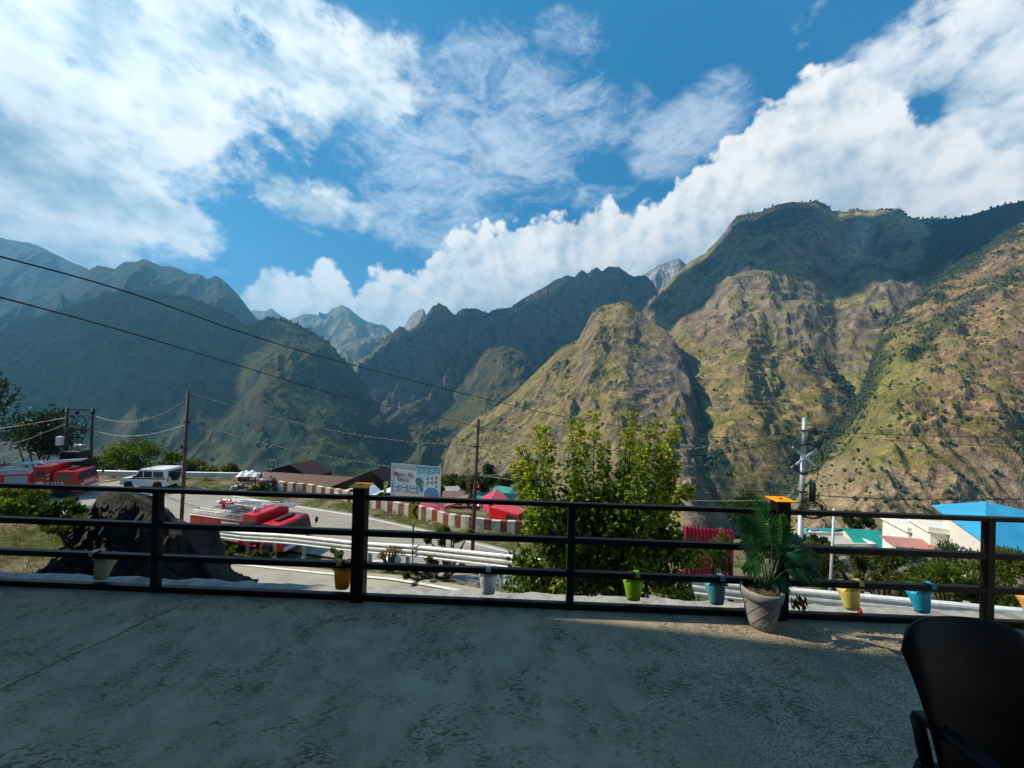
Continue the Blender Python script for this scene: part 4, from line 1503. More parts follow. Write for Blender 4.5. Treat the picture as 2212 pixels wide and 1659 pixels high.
# ------------------------------------------------------------------ guard rails
def guard_rail(label, path, every=2.0, nrm_sign=-1, h=.78, up_=lambda x: 0.0):
    t = thing('guard_rail', label, 'guard rail', tuple(path[0]))
    o = Vector(path[0])
    prof = [(0, 0), (.075, .035), (.082, .085), (0, .125), (0, .165), (.075, .205), (.082, .235), (.075, .29), (0, .33), (0, .37), (.082, .41), (.075, .46), (0, .50)]
    vs = []
    n = len(path)
    for i, p in enumerate(path):
        tg = path[min(i + 1, n - 1)] - path[max(i - 1, 0)]
        nn = Vector((-tg.y, tg.x, 0)).normalized() * nrm_sign
        for a, z in prof:
            vs.append(p - o + nn * a + Vector((0, 0, h + up_(p.x) - .50 + z)))
    k = len(prof)
    b = MB()
    b.add(vs, [(i * k + j, i * k + j + 1, (i + 1) * k + j + 1, (i + 1) * k + j) for i in range(n - 1) for j in range(k - 1)])
    bm_ = b.build('beam', galv, t, smooth=False)
    sd = bm_.modifiers.new('thick', 'SOLIDIFY'); sd.thickness = .006
    acc, last = 0, None
    for i in range(1, n):
        acc += (path[i] - path[i - 1]).length
        if acc >= every:
            acc = 0
            p = path[i] - o
            tg = path[i] - path[i - 1]
            nn = Vector((-tg.y, tg.x, 0)).normalized() * nrm_sign
            q = MB()
            q.box(p - nn * .16 + Vector((0, 0, up_(path[i].x) + (h - 1.4) / 2 + .02)), (.10, .14, h + 1.25), math.atan2(tg.y, tg.x))
            q.box(p - nn * .06 + Vector((0, 0, up_(path[i].x) + h - .25)), (.09, .10, .30), math.atan2(tg.y, tg.x))
            q.build('post', galv_pole, t)
    return t


xs2 = np.linspace(-22, 27, 150)
gpath = [Vector((x, raily(x), rampz(x))) for x in xs2]
guard_rail('long silvery three wave guard rail along the near road below the terrace', gpath, up_=lambda x: .26 * float(sstep(-4, -12, x)))
fp = [Vector((x, 36.7 + .25 * math.sin(x * .2), -8.0)) for x in np.linspace(-46, -25.6, 30)]
guard_rail('short silvery guard rail behind the white jeep at the far bend', fp)

# ------------------------------------------------------------------ painted parapet wall
wp = smooth_path([p for p in _wallb] + [G(1150, 1158, ZL), (5.5, 22.6, ZL)], 240)
cum_ = [0]
for i in range(1, len(wp)):
    cum_.append(cum_[-1] + (wp[i] - wp[i - 1]).length)
tot = cum_[-1]


def at_len(s):
    i = int(np.searchsorted(cum_, s)) - 1
    i = max(0, min(i, len(wp) - 2))
    f = (s - cum_[i]) / max(1e-6, cum_[i + 1] - cum_[i])
    p = wp[i].lerp(wp[i + 1], f)
    tg = (wp[i + 1] - wp[i]).normalized()
    return p, Vector((-tg.y, tg.x, 0))


b = MB()
s_, kk = 0.0, 0
while s_ < tot - .01:
    L = (.56 if kk % 2 == 0 else .50) * rnd.uniform(.9, 1.1)
    e_ = min(tot, s_ + L)
    c = (.66, .62, .54) if kk % 2 == 0 else tuple(v * rnd.uniform(.8, 1.2) for v in (.24, .062, .022))
    for hs in range(2):
        a0, n0 = at_len(s_ + (e_ - s_) * hs / 2)
        a1, n1_ = at_len(s_ + (e_ - s_) * (hs + 1) / 2)
        h0_, h1_ = .76 + .04 * math.sin(a0.x * 1.7), .76 + .04 * math.sin(a1.x * 1.7)
        z = Vector((0, 0, 1))
        f0, f1, k0, k1 = a0 - n0 * .0, a1 - n1_ * .0, a0 + n0 * .32, a1 + n1_ * .32
        b.add([f0 - z * .2, f1 - z * .2, f1 + z * h1_, f0 + z * h0_, k0 - z * 1.6, k1 - z * 1.6, k1 + z * (h1_ - .02), k0 + z * (h0_ - .02)],
              [(0, 1, 2, 3), (3, 2, 6, 7), (5, 4, 7, 6)], c)
    s_, kk = e_, kk + 1
wl = b.build('parapet_wall', attrmat('peeling_wall_paint', .85, (.30, .25, .19), .75, 1.6, bump=.6))
tag(wl, 'low roadside wall painted in worn white and brick red blocks', 'wall')


# ------------------------------------------------------------------ signs
def striped_post(b, x, y, z0, z1, r, n, first=(.6, .6, .58), second=(.02, .02, .02)):
    for k in range(n):
        c = first if k % 2 == 0 else second
        q = MB().tube([(x, y, z0 + (z1 - z0) * k / n), (x, y, z0 + (z1 - z0) * (k + 1) / n)], r, 8)
        b.add(q.v, q.f, c)


pz = P(890, 1221, 15.6)
t = thing('chevron_sign', 'yellow road sign with a black arrowhead pointing left on a banded post', 'road sign', (pz.x, pz.y, float(rampz(pz.x)) - .1), -.10)
top = P(894, 1089, 15.6).z - t.location.z
b = MB(); striped_post(b, 0, .03, 0, top - .3, .035, 9, (.02, .02, .02), (.6, .6, .58)); b.build('post', bw, t)
bd_ = MB().box((0, 0, top - .31), (.43, .012, .62)).build('board', M('yellow_sign_sheet', (.62, .36, .02), rough=.5, dirt=(.3, .2, .06)), t, bevel=.003)
MB().prism([(.13, top - .04), (-.05, top - .31), (.13, top - .58), (.21, top - .58), (.21, top - .53), (.07, top - .31), (.21, top - .09), (.21, top - .04)], -.0095, -.0065, 'Y').build('arrow', darkst, bd_)

pz = G(588.5, 1058, ZL)
t = thing('road_sign', 'small green road sign on a black and white banded post by the wall end', 'road sign', (pz.x, pz.y - .3, ZL), .08)
b = MB(); striped_post(b, 0, .04, 0, 2.0, .045, 9); b.build('post', bw, t)
s1 = MB().box((0, 0, 2.32), (.80, .02, .74)).build('board', white, t)
s2 = MB().box((0, -.0125, 2.32), (.74, .005, .68)).build('panel', M('green_sign_sheet', (.01, .15, .10), rough=.45), s1)
b = MB()
for k, (x0, x1, z) in enumerate(((-.24, .20, 2.50), (-.28, .26, 2.34), (-.26, .10, 2.18))):
    x = x0
    while x < x1:
        L = rnd.uniform(.04, .12)
        b.box((x + L / 2, -.0165, z + rnd.uniform(-.012, .012)), (L, .003, rnd.uniform(.03, .06)))
        x += L + rnd.uniform(.02, .05)
b.build('lettering', white, s2)

# ------------------------------------------------------------------ billboard
TL, TR = P(846.6, 999.4, 30.2), P(952.8, 1010.1, 29.2)
dv_ = TR - TL
Wb = math.hypot(dv_.x, dv_.y)
ang_b = math.atan2(dv_.y, dv_.x)
Hb = 2.82
zb = (TL.z + TR.z) / 2 - Hb
t = thing('billboard', 'large white hoarding with dark italic lettering and small pictures behind the painted wall', 'billboard', (TL.x, TL.y, zb), ang_b)
zg0 = -1.9
for x in (.12, Wb * .5, Wb - .10):
    MB().box((x, .10, (Hb + zg0) / 2 - .02), (.09, .09, Hb - zg0 - .06)).build('post', white, t)
boardm = M('printed_sheet', (.70, .71, .69), rough=.5, var=.05, scale=2)
bo = MB().box((Wb / 2, 0, Hb / 2), (Wb, .05, Hb)).build('board', boardm, t)


def bx(a, f):                                  # share across, share down -> board plane
    return a * Wb, Hb * (1 - f)


lay = [0]


def patch(name, poly, colr, mat=None, d=None):
    lay[0] += 1
    d = d if d is not None else .027 + .002 * lay[0]
    q = MB().prism([bx(a, f) for a, f in poly], -d, -.024, 'Y')
    return q.build(name, mat or M('print_ink', colr, rough=.5, var=.18, scale=5), bo)


patch('picture', [(.47, .01), (.99, .01), (.99, .985), (.60, .985), (.66, .60), (.52, .42)], (.52, .68, .70))
patch('picture', [(.50, .02), (.985, .02), (.985, .20), (.80, .26), (.62, .20), (.54, .30)], (.22, .55, .58))
patch('picture', [(.66, .33), (.84, .22), (.985, .20), (.985, .66), (.70, .66)], (.70, .74, .74))
for k in range(3):
    for j in range(3):
        a0, f0 = .72 + k * .085, .30 + j * .12 - k * .02
        patch('picture', [(a0, f0), (a0 + .05, f0 - .01), (a0 + .05, f0 + .07), (a0, f0 + .08)], (.20, .30, .35), d=.036)
n_ = 16
patch('picture', [(.575 + .075 * math.cos(2 * PI * q / n_) * rnd.uniform(.8, 1.2), .44 + .11 * math.sin(2 * PI * q / n_) * rnd.uniform(.8, 1.15)) for q in range(n_)], (.05, .22, .24), d=.044)
patch('picture', [(.55, .50), (.62, .50), (.66, .70), (.60, .72)], (.10, .28, .30), d=.040)
patch('picture', [(.83 + .165 * math.cos(2 * PI * q / 28), .76 + .222 * math.sin(2 * PI * q / 28)) for q in range(28)], (.78, .80, .80), d=.050)
patch('picture', [(.83 + .150 * math.cos(2 * PI * q / 28), .76 + .202 * math.sin(2 * PI * q / 28)) for q in range(28)], (.10, .30, .55), d=.053)
patch('picture', [(.70, .82), (.78, .74), (.88, .80), (.96, .78), (.93, .90), (.83, .955), (.74, .90)], (.42, .22, .17), d=.055)
for a0, a1 in ((.02, .165), (.205, .345), (.385, .545)):
    patch('picture', [(a0, .55), (a1, .55), (a1, .745), (a0, .745)], (.14, .24, .34), d=.040)
    patch('picture', [(a0 + .01, .67), (a1 - .03, .64), (a1 - .01, .735), (a0 + .02, .735)], (.55, .62, .66), d=.043)
    patch('picture', [(a0 + .01, .56), (a1 - .01, .56), (a1 - .02, .61), (a0 + .03, .63)], (.45, .58, .68), d=.045)
inkm = M('dark_brown_ink', (.055, .035, .025), rough=.5)


def text(body, a, f, size, mat, shear=.28, ext=.002, sx=1.0, parent=None, dd=-.0405):
    cu = bpy.data.curves.new('lettering', 'FONT')
    cu.body = body
    cu.size = size
    cu.shear = shear
    cu.extrude = ext
    cu.offset = .002 * size
    cu.align_x = 'CENTER'
    cu.align_y = 'CENTER'
    cu.materials.append(mat)
    o = bpy.data.objects.new('lettering', cu)
    link(o)
    bpy.context.view_layer.update()
    me = bpy.data.meshes.new_from_object(o.evaluated_get(bpy.context.evaluated_depsgraph_get()))
    me.name = 'lettering'
    bpy.data.objects.remove(o)
    o = bpy.data.objects.new('lettering', me)
    link(o, parent or bo)
    xs_ = [v.co.x for v in me.vertices]
    sx = sx / (max(xs_) - min(xs_))
    x, z = bx(a, f)
    o.location = (x, dd, z)
    o.rotation_euler = (PI / 2, 0, 0)
    o.scale = (sx, 1, 1)
    return o


text('Maitri Ski', .245, .285, .50, inkm, sx=1.66)
text('Resort', .235, .415, .50, inkm, sx=1.02)
b = MB()
for k in range(9):
    x, z = bx(.16 + k * .024, .115 + .01 * math.sin(k * 2))
    b.box((x, -.028, z), (.05, .004, .02 + .02 * (k % 3)))
b.build('lettering', M('grey_ink', (.3, .32, .33)), bo)
b = MB()
b.box((Wb / 2, -.045, Hb + .0), (Wb + .04, .03, .03)); b.box((-.0, -.045, Hb / 2), (.03, .03, Hb)); b.box((Wb, -.045, Hb / 2), (.03, .03, Hb))
b.build('frame', white, bo)

# ------------------------------------------------------------------ poles
def foot(p, z):
    return Vector((p.x, p.y, z))


def insul(b, p, r=.035):
    b.lathe([(r * .5, -.06), (r, -.04), (r * .6, -.01), (r, .01), (r * .5, .04)], p, 8)


p1t, p1d = P(407, 845, 24.2), 24.2
t = thing('utility_pole', 'tall rusty utility pole standing beyond the dark rock', 'utility pole', (P(392, 1120, 24.2).x - .02, 24.2, ZL))
rel = p1t - t.location
MB().tube([(0, 0, -.3), (rel.x * .55, 0, rel.z * .5), (rel.x, 0, rel.z)], .105, 12, .075).build('shaft', rust, t)
b = MB()
b.box((rel.x + .15, 0, rel.z - .30), (.30, .05, .05)); insul(b, Vector((rel.x + .28, 0, rel.z - .22)))
b.box((rel.x * .8 + .05, 0, rel.z - 1.95), (.36, .06, .10)); b.box((rel.x * .8, 0, rel.z - 1.9), (.24, .24, .05))
b.box((rel.x * .6, -.02, rel.z - 3.6), (.30, .30, .05)); b.box((rel.x * .6 - .17, -.05, rel.z - 3.5), (.06, .1, .22))
b.build('bracket', darkst, t)

p2f, p2t = G(1021, 1189, ZL), P(1033, 905, 22.6)
t = thing('utility_pole', 'rusty utility pole standing just right of the billboard', 'utility pole', (p2f.x, 22.6, ZL))
rel2 = p2t - t.location
MB().tube([(0, 0, -.3), (rel2.x, 0, rel2.z)], .115, 12, .095).build('shaft', rust, t)
b = MB()
for dz in (.42, 1.6, 3.35):
    b.box((rel2.x * (1 - dz / 8), 0, rel2.z - dz), (.26, .26, .045)); insul(b, Vector((rel2.x * (1 - dz / 8) - .18, -.05, rel2.z - dz)), .03)
b.build('bracket', darkst, t)

p3t = P(1738, 902, 18.6)
p3f = foot(P(1724, 1262, 18.6), -8.2)
t = thing('utility_pole', 'grey galvanised pole with crossed arms and coiled black cables', 'utility pole', tuple(p3f))
rel3 = p3t - p3f
ln = lambda z: Vector((rel3.x * z / rel3.z, 0, z))
MB().tube([(0, 0, -.3), ln(rel3.z * .48)], .125, 14, .120).build('shaft', galv_pole, t)
MB().tube([ln(rel3.z * .48), ln(rel3.z * .8)], .105, 14, .100).build('shaft', galv_pole, t)
MB().tube([ln(rel3.z * .8), ln(rel3.z)], .092, 14, .090).build('shaft', galv_pole, t)
zx = P(1734, 988, 18.6).z - p3f.z
c_ = ln(zx) + Vector((0, -.15, 0))
b = MB()
for sg in (-1, 1):
    R_ = Matrix.Rotation(sg * math.radians(38), 3, 'Y')
    b.box(c_ + Vector((0, -.02 * sg, 0)), (1.62, .03, .10), R=R_)
b.build('cross_arm', white, t)
cab = M('black_cable', (.012, .012, .013), rough=.6, var=.3)
b = MB()
for k in range(7):
    b.ring(c_ + Vector((rnd.uniform(-.03, .03), -.06 - .022 * k, rnd.uniform(-.05, .05))), .76 + rnd.uniform(-.12, .06), .010, 'Y', 40, 5)
b.build('cable_coil', cab, t)
zc2 = P(1742, 1098, 18.6).z - p3f.z
b = MB()
for k in range(9):
    b.ring(ln(zc2) + Vector((.35 + rnd.uniform(-.08, .08), -.16 - .02 * k, rnd.uniform(-.06, .06))), .52 + rnd.uniform(-.14, .12), .022, 'Y', 36, 5, Matrix.Scale(.72, 3, (0, 0, 1)))
b.build('cable_coil', cab, t)
b = MB()
zj = P(1756, 1062, 18.6).z - p3f.z
b.lathe([(.10, -.45), (.13, -.42), (.13, .40), (.10, .46), (.05, .48)], ln(zj) + Vector((.42, -.12, 0)), 14)
b.build('joint_box', darkst, t)
b = MB()
b.box(ln(rel3.z - .62), (.30, .26, .07)); b.box(ln(zx - .75), (.32, .30, .05)); b.box(ln(zj), (.34, .30, .06))
b.build('bracket', darkst, t)
b = MB()
for k in range(7):
    q0, q1 = Vector((rnd.uniform(-.1, .5), -.14, zj + rnd.uniform(-.3, .5))), Vector((rnd.uniform(-.5, .7), -.2, zc2 + rnd.uniform(-.2, .4)))
    md = (q0 + q1) / 2 + Vector((rnd.uniform(-.5, .5), -.05, rnd.uniform(-.2, .3)))
    b.tube([bez(q0, md, q1, i / 12) for i in range(13)], .013, 5)
q0, q1 = ln(zx) + Vector((.62, -.16, .45)), ln(rel3.z - .7) + Vector((1.9, -.1, -.15))
b.tube([bez(q0, Vector((1.0, -.1, zx + 1.35)), q1, i / 14) for i in range(15)], .02, 6)
q0, q1 = ln(zx) + Vector((.55, -.16, -.5)), Vector((.5, -.14, zj + .4))
b.tube([bez(q0, Vector((.85, -.1, zx - 1.0)), q1, i / 14) for i in range(15)], .016, 6)
q0, q1 = ln(zx) + Vector((-.35, -.1, .75)), ln(rel3.z - .75) + Vector((-1.6, 0, -.25))
b.tube([bez(q0, Vector((-.8, -.1, zx + 1.3)), q1, i / 14) for i in range(15)], .014, 6)
b.build('loose_cable', cab, t)

p4 = P(1802, 1098, 16.5)
t = thing('lamp_pole', 'thin pale grey pipe pole right of the galvanised pole', 'pole', (p4.x - .12, 16.5, -8.2))
MB().tube([(-.02, 0, -.2), (.12, 0, p4.z + 8.2)], .065, 12, .05).build('shaft', galv_pole, t)
b = MB(); b.tube([bez(Vector((.14, 0, p4.z + 7.9)), Vector((.9, 0, p4.z + 6.6)), Vector((1.2, 0, p4.z + 8.1)), i / 10) for i in range(11)], .010, 5)
b.build('loose_cable', cab, t)

# two pole structure with the transformer
dH = 33.0
hl, hr = P(145, 883, dH), P(200, 886, dH)
t = thing('transformer_structure', 'dark two legged pole structure carrying an electric transformer', 'transformer', (hl.x, dH, ZL))
wH, hH = hr.x - hl.x, hl.z - ZL
for x in (0, wH):
    MB().tube([(x, 0, -.3), (x, 0, hH + .1)], .11, 10, .09).build('leg', darkst, t)
b = MB()
b.box((wH / 2, 0, hH - .05), (wH + .75, .12, .10)); b.box((wH / 2, 0, hH - 1.72), (wH + .15, .12, .10)); b.box((wH / 2 + .5, 0, hH - 4.75), (wH + 1.7, .14, .10)); b.box((wH / 2, -.05, hH - 4.66), (wH + .2, .5, .06))
b.build('cross_beam', darkst, t)
b = MB()
for x in (-.30, wH * .45, wH + .15):
    b.lathe([(.05, -.32), (.12, -.30), (.16, -.2), (.12, -.12), (.14, -.04), (.05, .02)], (x, -.12, hH - .1), 10)
for x in (.32, .55, 1.45, 1.75):
    b.lathe([(.04, -.25), (.10, -.2), (.05, -.12), (.10, -.06), (.04, .2)], (x, -.12, hH - 1.85), 8)
b.build('insulator', darkst, t)
b = MB()
b.ring((1.12, -.2, hH - 1.2), .78, .022, 'Y', 36, 5); b.ring((1.75, -.24, hH - 1.15), .72, .022, 'Y', 36, 5); b.ring((1.3, -.2, hH - 1.2), .6, .02, 'Y', 36, 5)
b.build('cable_coil', cab, t)
tx = MB()
tx.box((1.02, -.15, hH - 4.05), (1.55, .9, 1.05))
tr_ = tx.build('transformer', darkst, t, bevel=.04)
b = MB()
for k in range(9):
    b.box((.40 + k * .155, -.66, hH - 4.08), (.035, .16, .86))
b.build('cooling_fin', darkst, tr_)
b = MB()
for k in range(3):
    b.tube([(.62 + k * .4, -.15, hH - 3.55), (.56 + k * .42, -.18, hH - 3.12)], .06, 8, .03)
b.lathe([(.16, -.55), (.16, .55)], (1.05, .25, hH - 3.2), 12, 'X')
b.build('bushing', M('grey_porcelain', (.35, .34, .33), rough=.3), tr_)
MB().box((-.42, -.1, hH - 2.75), (.42, .30, .75)).build('meter_box', white, t, bevel=.02)


# ------------------------------------------------------------------ overhead lines
def sag(a, b, s, n=40):
    return [a.lerp(b, i / n) - Vector((0, 0, 4 * s * (i / n) * (1 - i / n))) for i in range(n + 1)]


def through(*ps, n=40):
    return smooth_path(ps, n)


wires = []


def line_(pts, r, label, mat=cab, group=None):
    o = MB().tube(pts, r, 6).build('overhead_wire', mat)
    tag(o, label, 'overhead wire', group)
    return o


pale = M('weathered_aluminium_wire', (.42, .41, .39), rough=.45, var=.2)


def twisted(pts, r, pitch, label):
    """bundled cable: a black core with a bright bare wire wound round it"""
    t_ = thing('overhead_wire', label, 'overhead wire', tuple(pts[0]))
    o_ = pts[0]
    fine = smooth_path(pts, 640)
    r, pitch = r * .75, pitch * .62
    ln_, a, bcur = 0, [], []
    for i, p in enumerate(fine):
        if i:
            ln_ += (p - fine[i - 1]).length
        ph = ln_ / pitch * 2 * PI
        tg = (fine[min(i + 1, len(fine) - 1)] - fine[max(i - 1, 0)]).normalized()
        s1_ = tg.cross(Vector((0, 0, 1))).normalized()
        s2_ = s1_.cross(tg)
        off_ = (s1_ * math.cos(ph) + s2_ * math.sin(ph)) * r
        a.append(p - o_ + off_)
        bcur.append(p - o_ - off_)
    MB().tube(a, r, 5).build('core', cab, t_)
    MB().tube(bcur, r, 5).build('bare_wire', pale, t_)
    return t_


line_(through(P(-90, 530, 4.6), P(260, 626, 6.2), P(520, 717, 8.2), P(700, 772, 9.8), P(994, 848, 12.6), P(1228, 902, 14.8), P(1467, 938, 16.8), P(1606, 945, 17.8), P(1736, 929, 18.6), n=80), .0125,
      'upper of two black wires from the upper left to the grey pole')
line_(through(P(-90, 618, 4.4), P(260, 713, 7.0), P(520, 791, 10.2), P(700, 845, 13.2), P(847, 880, 16.5), P(1031, 921, 22.5), n=80), .0125,
      'lower of two black wires from the upper left to the billboard pole')
line_(through(P(1031, 921, 22.5), P(1144, 945, 20.5), P(1300, 970, 19.5), P(1467, 985, 19), P(1600, 972, 18.8), P(1733, 938, 18.6), n=50), .016, 'black wire between the billboard pole and the grey pole')
twisted(through(P(413, 850, 24.1), P(560, 893, 24.0), P(700, 926, 23.8), P(811, 945, 23.5), P(920, 957, 23), P(1030, 963, 22.6), n=60), .020, .55, 'upper twisted bright cable between the two rusty poles')
twisted(through(P(411, 910, 24.1), P(520, 944, 24.0), P(660, 977, 23.9), P(811, 1003, 23.8), P(930, 1019, 23.2), P(1026, 1027, 22.6), n=60), .022, .50, 'lower twisted bright cable between the two rusty poles')
twisted(through(P(1030, 963, 22.6), P(1080, 978, 21.8), P(1150, 997, 21), P(1300, 1010, 20), n=30), .022, .5, 'twisted dark cable leaving the pole beside the billboard towards the tree')
twisted(through(P(1026, 1027, 22.6), P(1070, 1026, 22), P(1110, 1019, 21.4), P(1260, 1000, 20.5), n=30), .020, .45, 'bright cable rising from the pole beside the billboard towards the tree')
line_(through(P(1027, 1028, 22.6), P(1070, 1031, 22), P(1150, 1042, 21), P(1300, 1052, 20), n=30), .012, 'thin grey wire falling from the pole beside the billboard towards the tree', pale)
twisted(through(P(201, 898, 33), P(240, 909, 31), P(292, 911, 29), P(350, 894, 26.5), P(403, 866, 24.2), n=40), .03, .7, 'upper slack cable between the transformer and the tall rusty pole')
line_(through(P(203, 931, 33), P(255, 941, 31), P(310, 940, 28.5), P(360, 930, 26.2), P(398, 918, 24.2), n=40), .016, 'lower thin slack wire between the transformer and the tall rusty pole', pale)
line_(through(P(-60, 933, 36), P(40, 920, 35), P(145, 902, 33), n=24), .028, 'upper pale wire leaving the transformer at the left edge', pale)
line_(through(P(-60, 980, 37), P(40, 955, 35), P(143, 916, 33), n=24), .022, 'lower pale wire leaving the transformer at the left edge', pale)
line_(through(P(1741, 931, 18.6), P(1900, 938, 18), P(2060, 943, 17.4), P(2280, 947, 16.5), n=30), .014, 'black wire from the top of the grey pole to the right edge')
line_(through(P(1741, 934, 18.6), P(1900, 949, 18), P(2060, 959, 17.4), P(2280, 972, 16.5), n=30), .010, 'thin black wire sagging below the top wire right of the grey pole')
line_(through(P(1420, 1040, 21), P(1560, 1056, 20), P(1690, 1065, 19), P(1760, 1070, 18.4), P(1900, 1077, 17.6), P(2060, 1080, 17), P(2280, 1077, 16), n=60), .022, 'thick black cable running low behind the grey pole to the right edge')
line_(through(P(1440, 1080, 21), P(1560, 1082, 20), P(1660, 1080, 19), P(1730, 1074, 18.5), n=30), .009, 'thin pale wire below the thick cable left of the grey pole', pale)
twisted(through(P(1440, 978, 19.5), P(1520, 966, 19), P(1620, 952, 18.8), P(1690, 940, 18.7), P(1735, 934, 18.6), n=30), .014, .5, 'twisted cable rising from the tree to the grey pole')
# ------------------------------------------------------------------ vehicles
red = M('fire_red_paint', (.58, .012, .018), rough=.28, var=.14, spec=.5, dirt=(.26, .06, .05), dirtamt=.5)
deck = M('grey_tread_deck', (.22, .225, .23), rough=.5, var=.15, metal=.2)
wind = M('vehicle_glass', (.025, .035, .035), rough=.06, var=.2, spec=.8)
alu = M('white_ladder_paint', (.78, .76, .74), rough=.4, var=.06)
shut = M('roller_shutter_grey', (.30, .40, .46), rough=.45, var=.08, stretch=(1, 1, 20))
tarp = M('dark_grey_tarpaulin', (.016, .018, .020), rough=.75, var=.5, scale=4, bump=.5, bscale=9)
lampm = M('headlamp_glass', (.62, .62, .58), rough=.15, var=.1, spec=.8)
strip = attrmat('hazard_stripes', .5, (.2, .18, .15), .2)
blue_ink = M('blue_ink', (.05, .20, .42))


def wheel(parent, x, y, r, w, side):
    wl_ = MB().lathe([(r * .60, -w / 2), (r * .96, -w / 2), (r, -w * .3), (r, w * .3), (r * .96, w / 2), (r * .60, w / 2)], (x, y, r), 26, 'Y').build('wheel', tyre, parent)
    MB().lathe([(r * .58, -w * .35), (r * .55, w * .0), (r * .24, w * .2 * side), (r * .16, w * .46 * side), (.01, w * .48 * side)], (x, y, r), 20, 'Y').build('rim', deck, wl_)
    return wl_


def ladder(b, p0, p1, wdir, n=18, r=.028):
    w_ = Vector(wdir)
    b.tube([p0, p1], r, 6); b.tube([p0 + w_, p1 + w_], r, 6)
    for k in range(n):
        f = (k + .5) / n
        q = p0.lerp(p1, f)
        b.tube([q, q + w_], r * .6, 5)


